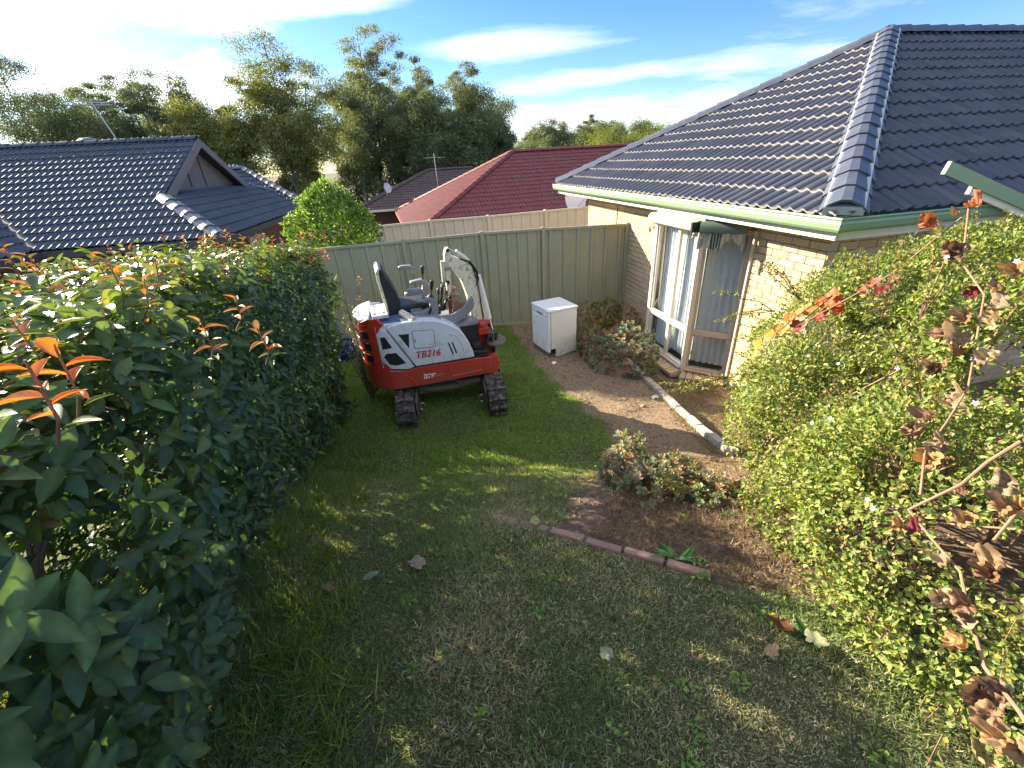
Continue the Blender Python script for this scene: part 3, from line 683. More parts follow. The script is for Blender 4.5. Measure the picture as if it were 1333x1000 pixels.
# rear wing
roof_face(LH, (-3.7, 6.6, EZ), (1, 0, 0), (0, 1, 0), P25, 4.2, 3.0, lambda s, y: [(-1, -1, 4.2)], M['tile_slate'], 0)
d = MB()
zr = EZ + RY * T25
d.add([(-14, 0, EZ - .03), (0, 0, EZ - .03), (GX, -GX, EZ - GX * T25 - .03), (GX, RY, zr - .03), (-14, RY, zr - .03)], [(0, 1, 2, 3, 4)])
d.add([(0, 0, EZ - .03), (0, 9.2, EZ - .03), (GX, 9.2 + GX, EZ - GX * T25 - .03), (GX, -GX, EZ - GX * T25 - .03)], [(0, 1, 2, 3)])
d.add([(-14, 9.2, EZ - .03), (0, 9.2, EZ - .03), (GX, 9.2 + GX, EZ - GX * T25 - .03), (GX, RY, zr - .03), (-14, RY, zr - .03)], [(0, 1, 2, 3, 4)])
d.add([(-3.6, -5, EZ - .03), (-3.6, 0, EZ - .03), (-8, 4.4, EZ + 4.4 * T25 - .03), (-8, -5, EZ + 4.4 * T25 - .03)], [(0, 1, 2, 3)])
d.add([(-3.7, 6.6, EZ - .03), (.5, 6.6, EZ - .03), (-2.5, 9.6, EZ + 3.0 * T25 - .03), (-3.7, 9.6, EZ + 3.0 * T25 - .03)], [(0, 1, 2, 3)])
d.build('roof_deck', M['tile_slate'], LH)
caps(LH, (GX, RY, zr + .05), (-14, RY, zr + .05), M['tile_slate'], wd=.14)
caps(LH, (0, 0, EZ + .05), (GX, -GX, EZ - GX * T25 + .06), M['cap_dark'], wd=.17, bed=M['mortar_w'], name='hip_cap')
caps(LH, (0, 9.2, EZ + .05), (GX, 9.2 + GX, EZ - GX * T25 + .06), M['cap_dark'], wd=.17, name='hip_cap')
caps(LH, (.5, 6.6, EZ + .05), (-2.5, 9.6, EZ + 3.0 * T25 + .05), M['cap_dark'], wd=.14, name='hip_cap')
caps(LH, (-2.5, 9.6, EZ + 3.0 * T25 + .05), (-4, 9.6, EZ + 3.0 * T25 + .05), M['cap_dark'], wd=.14)
MB().beam((-3.62, -.02, EZ + .06), (-8.1, 4.5, EZ + 4.5 * T25 + .06), .16, .02).build('valley_tray', M['batten'], LH)
gb, gt = EZ - GX * T25, zr; hw = (gt - gb) / T25
MB().prism([(RY - hw + .15, gb), (RY + hw - .15, gb), (RY, gt - .07)], lambda a, b, t: Vector((t, a, b)), GX - .5, GX - .35).build('gable_wall', M['grey_wall'], LH)
for yy in (RY - .55, RY + .35): MB().box((GX - .34, yy, (gb + gt) / 2 - .08), (.03, .05, (gt - gb) * (.86 if yy < RY - .5 else .9) - .35)).build('gable_batten', M['batten'], LH)
for sgn in (-1, 1):
    MB().beam((GX + .03, RY + sgn * (hw + .12), gb - .02), (GX + .03, RY, gt + .035), .04, .2, up=(1, 0, 0)).build('barge_board', M['grey_wall'], LH) if False else MB().prism([(RY + sgn * (hw + .15), gb - .08), (RY + sgn * (hw - .32), gb - .08), (RY, gt - .17), (RY, gt + .05)], lambda a, b, t: Vector((t, a, b)), GX - .02, GX + .03).build('barge_board', M['grey_wall'], LH)
dg = [(-a, b) for a, b in gp]
for seg in ([(-3.6, -5), (-3.6, 0), (0, 0), (0, 9.2)], ):
    MB().beam((-3.6, -.0, EZ - .08), (0.0, -.0, EZ - .08), .12, .15).build('gutter', M['batten'], LH); MB().beam((.0, -.06, EZ - .08), (.0, 9.2, EZ - .08), .12, .15).build('gutter', M['batten'], LH); MB().beam((-3.55, -5, EZ - .08), (-3.55, 0, EZ - .08), .12, .15).build('gutter', M['batten'], LH)
MB().box((-7, 4.6, .55), (13, 8.2, 2.7)).build('wall', M['brick_brown'], LH)
MB().box((-1.85, .26, 1.86), (3.5, .5, .04)).box((-.25, 4.6, 1.86), (.5, 8.7, .04)).build('soffit', M['batten'], LH)
wl = MB()
for r in range(24):
    for i in range(15): 
        x = -3.9 + i * .24 + (.12 if r % 2 else 0); wl.box((x + .115, .495, -.3 + r * .086 + .038), (.228, .02, .075))
    for i in range(32):
        y = .5 + i * .24 + (.12 if r % 2 else 0); wl.box((-.5 + .005, y + .115, -.3 + r * .086 + .038), (.02, .228, .075))
wl.build('brick_field', M['brick_brown'], LH, kind='stuff')
wd_ = MB().box((-.47, 3.2, 1.2), (.06, 1.2, 1.2)).build('window', M['alu'], LH); MB().box((-.43, 2.9, 1.2), (.01, .5, 1.1)).build('pane', M['glass'], wd_); MB().box((-.43, 3.5, 1.2), (.01, .5, 1.1)).build('pane', M['glass'], wd_)
# roof vent and tv antenna
MB().lathe((-4.65, RY + .3, zr + .02), [(.12, -.1), (.12, .05), (.24, .07), (.25, .12), (.16, .17), (.01, .19)], 16).build('roof_vent', M['cap_dark'], LH)
def antenna(name, base, h, lean, s, rz, label, parent_z=0):
    r_ = empty(name, base, rz, label, 'antenna')
    MB().tube([(0, 0, -.3), (lean, 0, h)], .018, 6).build('mast', M['alu'], r_)
    bm_ = MB().tube([(lean - .9 * s, 0, h * .86), (lean + .7 * s, 0, h * .86)], .014, 6)
    bm_.build('boom', M['alu'], r_)
    for k in range(9):
        x = lean - .85 * s + k * .17 * s; l = (.28 + .035 * k) * s
        MB().tube([(x, -l, h * .86), (x, l, h * .86)], .007, 4).build('element', M['alu'], r_)
    for zz_ in (1.0, .93):
        MB().tube([(lean - .45 * s, -.15, h * zz_), (lean + .45 * s, .15, h * zz_)], .008, 4).build('element', M['alu'], r_)
    return r_
antenna('tv_antenna', (-10.6, 14.0, 4.25), .95, -.30, .6, R(20), 'leaning tv antenna on the ridge of the slate blue roof')

# ------------------------------------------------------------------ red roofed and brown roofed houses behind
def hip_house(name, org, rz, Wd, Dp, ez, pitch, tm, wm, label, cw=.3, walls=True, gut=None, tiles=(True, True), sides='LF'):
    h = empty(name, org, rz, label, 'house'); bpy.context.view_layer.update(); hp = Dp / 2; zr = ez + hp * math.tan(pitch)
    roof_face(h, (0, 0, ez), (1, 0, 0), (0, 1, 0), pitch, Wd, hp, lambda s, y: [(1, -1, 0), (-1, -1, Wd)], tm, 0)
    roof_face(h, (0, 0, ez), (0, 1, 0), (1, 0, 0), pitch, Dp, hp, lambda s, y: [(1, -1, 0), (-1, -1, Dp)], tm, 0)
    d = MB(); e = ez - .02
    d.add([(0, 0, e), (Wd, 0, e), (Wd - hp, hp, zr - .02), (hp, hp, zr - .02)], [(0, 1, 2, 3)]); d.add([(0, Dp, e), (Wd, Dp, e), (Wd - hp, hp, zr - .02), (hp, hp, zr - .02)], [(0, 1, 2, 3)])
    d.add([(0, 0, e), (0, Dp, e), (hp, hp, zr - .02)], [(0, 1, 2)]); d.add([(Wd, 0, e), (Wd, Dp, e), (Wd - hp, hp, zr - .02)], [(0, 1, 2)])
    d.build('roof_deck', tm, h)
    caps(h, (0, 0, ez + .05), (hp, hp, zr + .05), tm, wd=.13, name='hip_cap'); caps(h, (0, Dp, ez + .05), (hp, hp, zr + .05), tm, wd=.13, name='hip_cap')
    caps(h, (Wd - hp, hp, zr + .05), (hp, hp, zr + .05), tm, wd=.13)
    MB().box((Wd / 2, -.06, ez - .05), (Wd + .2, .1, .12)).box((-.06, Dp / 2, ez - .05), (.1, Dp, .12)).build('gutter', gut or M['fascia'], h)
    MB().box((Wd / 2, Dp / 2, ez / 2 - 1.0), (Wd - 1, Dp - 1, ez + 1.6)).build('wall', wm, h)
    return h
hip_house('red_roof_house', (-3.25, 15.9, 0), R(15), 20, 11.0, .92, R(25), M['tile_red'], M['brick_brown'], 'house with dark red tiled hip roof behind the beige fence', gut=M['tile_red'])
hip_house('brown_roof_house', (-8.5, 26.5, 0), R(9), 12, 9.0, 1.0, R(22), M['tile_brown'], M['brick_brown'], 'low brown roofed house farther back between lemon tree and red roof')
antenna('tv_antenna', (-3.6, 27.0, 2.3), 1.4, -.05, .8, R(70), 'small upright tv antenna on the brown roof left of the red roof')
def satdish(base, s, az, label, h):
    r_ = empty('satellite_dish', base, az, label, 'satellite dish')
    mt4 = Matrix.Rotation(R(75), 4, 'X')
    MB().lathe((0, 0, h), [(.001, 0), (.2 * s, .02 * s), (.36 * s, .075 * s), (.4 * s, .1 * s), (.405 * s, .1 * s)], 28, mat4=mt4).build('reflector', M['dish'], r_, smooth=True)
    MB().tube([(0, .05, 0), (0, .05, h)], .022, 8).build('pole', M['alu'], r_)
    MB().tube([(0, 0, h - .3 * s), (0, -.45 * s, h + .02)], .012, 6).build('arm', M['alu'], r_)
    MB().box((0, -.47 * s, h + .04), (.06, .1, .07)).build('receiver', M['dish'], r_, bevel=.01)
satdish((2.12, 13.5, 1.72), 1.0, R(35), 'white satellite dish between beige fence and red roof beside the brick wall', .32)
satdish((-6.6, 27.2, 1.7), .7, R(60), 'small pale satellite dish on the brown roof', .4)

# ------------------------------------------------------------------ excavator (local x = towards its front, y = away from camera)
EZ0 = .23
ex = empty('mini_excavator', (-1.57, 4.71, EZ0), R(16.94), 'red and white tracked mini excavator with raised cream boom parked on the lawn', 'excavator')
def zz_(z): return z - EZ0
def shellpt(l, z, off=0.0):
    if l >= .15: return Vector((l, -off, zz_(z)))
    ph = (.15 - l) / .45
    c, s_ = math.cos(ph), math.sin(ph); n = Vector((-s_ / .38, -c / .5, 0)).normalized()
    tap = .03 * max(0, (1.0 - z)) if z < 1.0 else 0
    return Vector((.15 - .38 * s_, .5 - .5 * c, zz_(z))) + n * (off - tap)
def shell(name, poly, mt, off, th=.03, bev=.008, parent=None, hole=None, puff=0):
    bm = bmesh.new(); f = bm.faces.new([bm.verts.new((a, b, 0)) for a, b in poly])
    l0, l1 = min(p[0] for p in poly), max(p[0] for p in poly)
    x = l0 + .04
    while x < min(l1, .2): bmesh.ops.bisect_plane(bm, geom=bm.verts[:] + bm.edges[:] + bm.faces[:], plane_co=(x, 0, 0), plane_no=(1, 0, 0)); x += .05
    for v in bm.verts: v.co = shellpt(v.co.x, v.co.y, off)
    bmesh.ops.recalc_face_normals(bm, faces=bm.faces)
    r = bmesh.ops.extrude_face_region(bm, geom=bm.faces[:])
    cen = Vector((.6, .5, 0))
    for v in [g for g in r['geom'] if isinstance(g, bmesh.types.BMVert)]:
        d = Vector((0, 1, 0)) if v.co.x > .15 else (Vector((.4, .5, v.co.z)) - v.co).normalized()
        v.co += d * th
    bmesh.ops.recalc_face_normals(bm, faces=bm.faces)
    me = bpy.data.meshes.new(name); bm.to_mesh(me); bm.free(); me.materials.append(mt)
    me.polygons.foreach_set('use_smooth', [True] * len(me.polygons))
    try: me.set_sharp_from_angle(angle=R(35))
    except Exception: pass
    o = link(name, me, parent or ex)
    if bev: b = o.modifiers.new('b', 'BEVEL'); b.width = bev; b.segments = 3; b.limit_method = 'ANGLE'; b.angle_limit = R(35)
    return o
def P3(a, b, t): return Vector((a, t, zz_(b)))
# inner body
plan = [(.15 - .36 * math.sin(p), .5 - .47 * math.cos(p)) for p in np.linspace(0, math.pi, 17)]
MB().prism(plan + [(1.34, .97), (1.34, .03)], lambda a, b, t: Vector((a, b, zz_(t))), .72, 1.0).build('upper_frame', M['black'], ex, bevel=.01)
MB().prism(plan + [(.52, .97), (.52, .03)], lambda a, b, t: Vector((a, b, zz_(t))), 1.0, 1.56).build('tail_block', M['ex_blue'], ex, bevel=.02)
MB().prism([(.0, 1.0), (.0, 1.56), (.5, 1.555), (.70, 1.53), (.849, 1.47), (.96, 1.39), (1.04, 1.297), (1.10, 1.17), (1.13, 1.0)], P3, .02, .30).build('engine_side_box', M['ex_white'], ex, bevel=.015)
MB().prism([(.05, 1.0), (.05, 1.54), (.5, 1.52), (.75, 1.2), (.8, 1.0)], P3, .72, .96).build('tank_side_box', M['ex_white'], ex, bevel=.03)
# skins
red = shell('red_skirt', [(-.62, .86), (-.5, .74), (-.15, .70), (.282, .695), (.80, .69), (1.335, .685), (1.365, .72), (1.365, .915), (1.14, .935), (.39, .955), (.30, .935), (.08, .975), (-.0, 1.08), (-.035, 1.25), (-.02, 1.43), (.04, 1.53), (.10, 1.56), (.02, 1.645), (-.12, 1.63), (-.30, 1.56), (-.42, 1.45), (-.62, 1.35)], M['ex_red'], .012, bev=.012)
for z in (1.42, 1.27, 1.12):
    shell('vent_slot', [(-.44, z - .045), (-.14, z - .05), (-.14, z + .05), (-.42, z + .05)], M['dark'], .0155, th=.01, bev=0)
    shell('slot_rib', [(-.33, z - .05), (-.26, z - .05), (-.25, z + .05), (-.32, z + .05)], M['ex_red'], .019, th=.02, bev=.003)
    shell('slot_lip', [(-.46, z - .062), (-.12, z - .068), (-.12, z - .053), (-.46, z - .048)], M['ex_red'], .016, th=.01, bev=.004)
MB().tube([shellpt(.05, .965, .012), shellpt(.2, .93, .016), shellpt(.3, .83, .016), shellpt(.37, .70, .016)], .006, 6).build('skirt_crease', M['ex_red'], ex)
for pts in ([(.40, .87), (.44, .775), (.74, .80), (.77, .85)], [(.80, .885), (.83, .745), (1.25, .755), (1.29, .85)], ):
    MB().tube([shellpt(a, b, .013) for a, b in pts], .007, 6).build('pressed_rib', M['ex_red'], ex)
shell('tail_hood', [(-1.22, .80), (-1.0, .74), (-.64, .76), (-.64, 1.40), (-.62, 1.56), (-.80, 1.585), (-1.05, 1.585), (-1.22, 1.56)], M['ex_white'], .02, bev=.015)
MB().prism([(.15 - .385 * math.sin(p), .5 - .49 * math.cos(p)) for p in np.linspace(.55, 2.75, 13)], lambda a, b, t: Vector((a, b, zz_(t))), 1.555, 1.625).build('tail_lid', M['ex_white'], ex, bevel=.022, seg=3)
MB().prism([(.0, .12), (-.02, .6), (.17, .62), (.19, .12)], lambda a, b, t: Vector((a, b, zz_(t))), 1.60, 1.645).build('hood_panel', M['ex_white'], ex, bevel=.01)
for a, b in ((.03, .2), (.03, .52), (.14, .2)): MB().tube([(a, b, zz_(1.64)), (a, b, zz_(1.656))], .014, 8).build('bolt', M['black'], ex)
vp = shell('vent_panel', [(.044, 1.51), (.11, 1.508), (.378, .975), (.30, .955), (.09, .995), (.012, 1.10), (-.02, 1.25), (-.005, 1.43)], M['ex_white'], .022, bev=.01)
shell('vent_mesh', [(.028, 1.415), (.088, 1.418), (.155, 1.275), (.03, 1.262)], M['dark'], .0245, th=.01, bev=0, parent=vp)
shell('vent_mesh', [(.03, 1.165), (.07, 1.205), (.19, 1.20), (.285, 1.045), (.16, 1.035), (.085, 1.06)], M['dark'], .0245, th=.01, bev=0, parent=vp)
cov = shell('side_cover', [(.125, 1.525), (.20, 1.55), (.32, 1.565), (.506, 1.562), (.66, 1.545), (.78, 1.508), (.88, 1.45), (.97, 1.385), (1.04, 1.30), (1.095, 1.18), (1.135, 1.05), (1.15, .965), (.395, .975)], M['ex_white'], .034, th=.05, bev=.018)
shell('vent_mesh', [(.253, 1.427), (.376, 1.418), (.352, 1.232)], M['dark'], .036, th=.01, bev=0, parent=cov)
dr = shell('hatch', [(.414, 1.434), (.43, 1.446), (.66, 1.425), (.678, 1.41), (.671, 1.205), (.66, 1.197), (.425, 1.213), (.411, 1.225)], M['dark'], .0352, th=.01, bev=0, parent=cov)
shell('hatch_lid', [(.420, 1.432), (.432, 1.440), (.658, 1.419), (.672, 1.408), (.665, 1.209), (.656, 1.203), (.428, 1.219), (.417, 1.229)], M['ex_white'], .0375, th=.01, bev=.002)
MB().tube([(.437, -.036, zz_(1.32)), (.437, -.046, zz_(1.32))], .011, 10).build('hatch_lock', M['steel'], ex)
for a in (.825, .872):
    shell('louvre', [(a, 1.222), (a + .018, 1.22), (a + .058, 1.062), (a + .04, 1.06)], M['dark'], .036, th=.01, bev=0, parent=cov)
# raised arc on the front of the cover
MB().tube([shellpt(a, b, .033) for a, b in [(.86, 1.34), (.93, 1.31), (.985, 1.24), (1.015, 1.13), (1.03, 1.02)]], .008, 6).build('cover_crease', M['ex_white'], ex)
def text_obj(txt, size, loc, sx, mt, parent, shear=.25, name='lettering', off=.004):
    c = bpy.data.curves.new(name, 'FONT'); c.body = txt; c.size = size; c.shear = shear; c.extrude = .0008; c.space_character = 1.02
    tmp = bpy.data.objects.new('tmp', c); COL.objects.link(tmp); bpy.context.view_layer.update()
    me = bpy.data.meshes.new_from_object(tmp.evaluated_get(bpy.context.evaluated_depsgraph_get())); bpy.data.objects.remove(tmp)
    me.materials.clear(); me.materials.append(mt); o = link(name, me, parent)
    me2 = bmesh.new(); me2.from_mesh(me); [setattr(v, 'co', v.co + Vector((.005, 0, .0004))) for v in me2.verts]; me2.from_mesh(me); [setattr(v, 'co', v.co + Vector((.0, .002, .0004))) for v in me2.verts]; me2.from_mesh(me); me2.to_mesh(me); me2.free(); w_ = max(v.co.x for v in me.vertices) - min(v.co.x for v in me.vertices); k = sx / w_
    o.matrix_local = Matrix.Translation(loc) @ Matrix.Rotation(R(90), 4, 'X') @ Matrix.Rotation(R(-2.5), 4, 'Z') @ Matrix.Diagonal((k, 1, 1, 1)); return o
text_obj('TB216', .125, (.402, -.039, zz_(1.09)), .30, M['lettering'], ex)
em = MB().prism([(.475, .845), (.515, .842), (.507, .772), (.472, .775)], P3, -.0165, -.014)
for q in ([(.522, .842), (.56, .838), (.558, .822), (.53, .824)], [(.522, .80), (.545, .798), (.543, .775), (.52, .777)], [(.566, .838), (.625, .832), (.622, .82), (.565, .825)], [(.566, .815), (.60, .811), (.598, .80), (.565, .803)], [(.566, .803), (.578, .802), (.576, .772), (.565, .773)]):
    em.prism(q, P3, -.0165, -.014)
em.build('emblem', M['decal'], ex)
MB().prism([(.482, .83), (.50, .829), (.497, .795), (.482, .796)], P3, -.018, -.0166).build('emblem_mark', M['lettering'], ex)
MB().tube([(.35 + .0, .25, zz_(1.60)), (.47, -.0, zz_(1.56))], .045, 12).build('exhaust_muffler', M['ex_cream'], ex)
# seat
sb = [(.20, 1.56), (.19, 1.75), (.165, 1.98), (.165, 2.10), (.19, 2.135), (.225, 2.12), (.25, 2.03), (.285, 1.95), (.33, 1.84), (.36, 1.73), (.355, 1.64), (.32, 1.56)]
seat = MB().prism(sb, P3, .34, .80).build('seat', M['seat'], ex, bevel=.03, smooth=True, seg=3)
MB().prism([(.175, 1.57), (.16, 1.76), (.135, 1.98), (.135, 2.10), (.165, 2.145), (.19, 2.13), (.18, 1.98), (.20, 1.76), (.21, 1.57)], P3, .345, .795).build('seat_shell', M['ex_cream'], seat, bevel=.012)
MB().box((.50, .57, zz_(1.60)), (.42, .44, .11)).build('seat_cushion', M['seat'], seat, bevel=.03, seg=3)
MB().prism([(.47, 1.50), (.56, 1.50), (.62, 1.56), (.60, 1.60), (.47, 1.60)], P3, .3, .8).build('seat_base', M['ex_grey'], seat)
def console(y0, y1, dz, sc=1):
    c = MB().prism([(.46, 1.52 + dz), (.74, 1.50 + dz), (.80, 1.56 + dz), (.815, 1.66 + dz), (.76, 1.745 + dz), (.70, 1.76 + dz), (.56, 1.745 + dz), (.55, 1.715 + dz), (.68, 1.715 + dz), (.715, 1.68 + dz), (.70, 1.62 + dz), (.62, 1.60 + dz), (.46, 1.60 + dz)], P3, y0, y1).build('console', M['ex_grey'], ex, bevel=.012, smooth=True)
    return c
console(.24, .34, -.02); console(.82, .92, .08)
for (y, dz, dx) in ((.29, .03, .0), (.87, .20, -.02)):
    MB().prism([(.46 + dx, 1.80 + dz), (.455 + dx, 1.83 + dz), (.50 + dx, 1.845 + dz), (.62 + dx, 1.835 + dz), (.66 + dx, 1.80 + dz), (.665 + dx, 1.71 + dz), (.63 + dx, 1.71 + dz), (.62 + dx, 1.785 + dz), (.5 + dx, 1.79 + dz)], P3, y - .035, y + .035).build('armrest', M['ex_grey'], ex, bevel=.01, smooth=True)
def lever(b, t, r=.011, knob=.024, grip=False, boot=True):
    b, t = Vector(b), Vector(t); o = MB().tube([b, t], r, 8).build('lever', M['black'], ex)
    d = (t - b).normalized()
    MB().tube([t - d * (.09 if grip else .01), t - d * .04, t + d * .015, t + d * .03], [knob * .7, knob, knob, knob * .5], 10).build('grip', M['black'], o, smooth=True)
    if boot: MB().tube([b - d * .02, b + d * .015, b + d * .03, b + d * .05], [.05, .042, .032, .012], 10).build('boot', M['black'], o)
lever((.73, .3, zz_(1.72)), (.775, .3, zz_(1.91)), grip=True, knob=.026); lever((.72, .87, zz_(1.80)), (.75, .87, zz_(1.98)), grip=True, knob=.026)
lever((.80, .34, zz_(1.52)), (.845, .33, zz_(1.79)), knob=.02); lever((.86, .45, zz_(1.52)), (.91, .45, zz_(1.77)), .014); lever((.90, .5, zz_(1.53)), (1.05, .5, zz_(1.72)), .014); lever((.88, .62, zz_(1.53)), (.95, .64, zz_(1.76)), .014)
lever((.66, .22, zz_(1.50)), (.70, .20, zz_(1.60)), .01, .016)
MB().prism([(.58, 1.535), (.80, 1.50), (.97, 1.50), (1.11, 1.565), (1.235, 1.70), (1.262, 1.66), (1.255, 1.55), (1.14, 1.43), (1.0, 1.375), (.8, 1.36), (.58, 1.38)], P3, .20, .235).build('floor_guard', M['ex_grey'], ex, bevel=.01, smooth=True)
MB().box((.93, .55, zz_(1.33)), (.75, .66, .05)).build('floor_plate', M['ex_grey'], ex, bevel=.01)
MB().box((.93, .55, zz_(1.15)), (.72, .6, .3)).build('floor_box', M['black'], ex)
MB().prism([(.50, 1.50), (.52, 1.56), (.80, 1.53), (.82, 1.36), (.5, 1.36)], P3, .12, .32).build('side_console_base', M['ex_grey'], ex, bevel=.015)
for a, b in (((1.1, .35, zz_(1.35)), (1.24, .3, zz_(1.05))), ((1.15, .55, zz_(1.5)), (1.20, .5, zz_(1.15)))): MB().beam(a, b, .04, .03).build('step_brace', M['muddy'], ex)
# swing post and boom
sw = MB().prism([(1.20, .70), (1.40, .60), (1.47, .66), (1.50, .86), (1.44, 1.0), (1.46, 1.15), (1.44, 1.30), (1.30, 1.32), (1.26, 1.2), (1.28, .95), (1.2, .9)], P3, .34, .60).build('swing_bracket', M['ex_red'], ex, bevel=.02)
MB().prism([(1.30, .56), (1.46, .66), (1.50, .80), (1.46, .92), (1.36, .90)], P3, .02, .12).build('bracket_cheek', M['ex_red'], ex, bevel=.01)
MB().tube([(1.50, .36, zz_(.66)), (1.50, .36, zz_(1.12))], .05, 14).build('swing_pin', M['muddy'], ex)
MB().lathe((1.53, .32, zz_(1.0)), [(.001, -.025), (.135, -.025), (.15, -.012), (.15, .012), (.13, .03), (.04, .035), (.001, .035)], 26, mat4=Matrix.Rotation(R(8), 4, 'X')).build('round_flange', M['muddy'], ex, smooth=True)
for k in range(6):
    t = k * 1.05; MB().tube([(1.5 + .06 * math.cos(t), .32 + .06 * math.sin(t), zz_(1.02)), (1.5 + .06 * math.cos(t), .32 + .06 * math.sin(t), zz_(1.11 + .02 * (k % 2)))], .017, 8).build('hose_fitting', M['black'], ex)
for k in range(5):
    y = .18 + .04 * k; MB().tube([(1.30 + .03 * k, y, zz_(.97)), (1.38 + .02 * k, y - .03, zz_(1.10 + .04 * k)), (1.44, y + .05, zz_(1.12)), (1.50, y + .08, zz_(.95)), (1.49, y + .1, zz_(.76 - .02 * k))], .013, 6).build('hose', M['black'], ex, smooth=True)
for (x, y, z, s_) in ((1.19, .08, .97, .10), (1.22, .10, 1.07, .08)): MB().box((x, y, zz_(z)), (s_ * 1.1, .1, s_)).build('valve_block', M['black'], ex, bevel=.015)
MB().box((1.36, .25, zz_(1.20)), (.14, .08, .1)).box((1.35, .22, zz_(1.29)), (.08, .07, .06)).build('valve_block', M['ex_red'], ex, bevel=.012)
boom = MB().prism([(1.28, 1.22), (1.40, 1.22), (1.375, 1.55), (1.355, 1.80), (1.36, 1.93), (1.30, 2.04), (1.17, 2.13), (1.06, 2.19), (1.01, 2.12), (1.02, 2.03), (1.10, 1.97), (1.165, 1.86), (1.215, 1.68), (1.25, 1.5)], P3, .38, .54).build('boom', M['ex_cream'], ex, bevel=.008)
MB().prism([(1.29, 1.24), (1.33, 1.24), (1.26, 1.9), (1.2, 2.0)], P3, .395, .4).build('boom_plate', M['ex_cream'], boom)
MB().tube([(1.54, .46, zz_(1.08)), (1.50, .46, zz_(1.30))], .02, 10).build('boom_cylinder_rod', M['chrome'], boom, smooth=True)
MB().tube([(1.50, .46, zz_(1.28)), (1.395, .46, zz_(1.88))], .046, 12).build('boom_cylinder', M['white2'], boom, smooth=True)
MB().tube([(1.40, .36, zz_(1.25)), (1.385, .36, zz_(1.62)), (1.36, .36, zz_(1.85)), (1.32, .36, zz_(2.0))], .008, 6).build('boom_hose', M['black'], boom, smooth=True)
MB().tube([(1.31, .43, zz_(2.04)), (1.22, .43, zz_(2.15)), (1.13, .43, zz_(2.22))], .034, 12).build('arm_cylinder', M['ex_cream'], boom, smooth=True)
MB().tube([(1.14, .43, zz_(2.21)), (1.06, .43, zz_(2.255))], .016, 10).build('arm_cylinder_rod', M['chrome'], boom, smooth=True)
MB().prism([(1.25, 2.02), (1.35, 1.90), (1.385, 1.80), (1.40, 1.86), (1.37, 2.0), (1.29, 2.09)], P3, .385, .54).build('elbow_bracket', M['black'], boom, bevel=.01)
for k in range(4): MB().tube([(1.36 - .01 * k, .38 + .04 * k, zz_(1.78)), (1.38, .37 + .04 * k, zz_(1.95)), (1.30, .38 + .04 * k, zz_(2.09)), (1.18, .39 + .03 * k, zz_(2.13)), (1.08, .4 + .03 * k, zz_(2.10))], .010, 6).build('boom_hose', M['black'], boom, smooth=True)
arm = MB().prism([(1.015, 2.27), (1.05, 2.28), (1.07, 2.22), (1.05, 2.05), (1.03, 1.85), (1.01, 1.62), (.975, 1.62), (.98, 1.9), (.985, 2.1), (.99, 2.2)], P3, .415, .515).build('arm', M['ex_cream'], ex, bevel=.006)
for (x, z) in ((1.035, 2.25), (1.045, 2.08), (.99, 1.86), (.99, 1.66)): MB().tube([(x, .395, zz_(z)), (x, .535, zz_(z))], .022, 10).build('pin', M['black'], arm)
MB().tube([(.965, .465, zz_(2.12)), (.955, .465, zz_(1.86))], .03, 10).build('bucket_cylinder', M['ex_cream'], arm, smooth=True)
MB().tube([(.955, .465, zz_(1.86)), (.955, .465, zz_(1.68))], .014, 8).build('bucket_cylinder_rod', M['chrome'], arm)
bk = MB(); prof = [(1.0, 1.72), (1.10, 1.70), (1.17, 1.58), (1.16, 1.42), (1.08, 1.33), (.98, 1.33)]
V = [P3(a, b, t) for a, b in prof for t in (.33, .62)]; bk.add(V, [(2 * i, 2 * i + 1, 2 * i + 3, 2 * i + 2) for i in range(5)])
bk.prism(prof, P3, .32, .335); bk.prism(prof, P3, .61, .625)
bucket = bk.build('bucket', M['rust'], ex)
for k in range(4): MB().box((.95, .36 + .077 * k, zz_(1.335)), (.08, .03, .02)).build('tooth', M['rust'], bucket)
MB().prism([(.97, 1.66), (1.05, 1.70), (1.1, 1.76), (1.02, 1.8), (.97, 1.74)], P3, .42, .51).build('bucket_link', M['rust'], bucket)
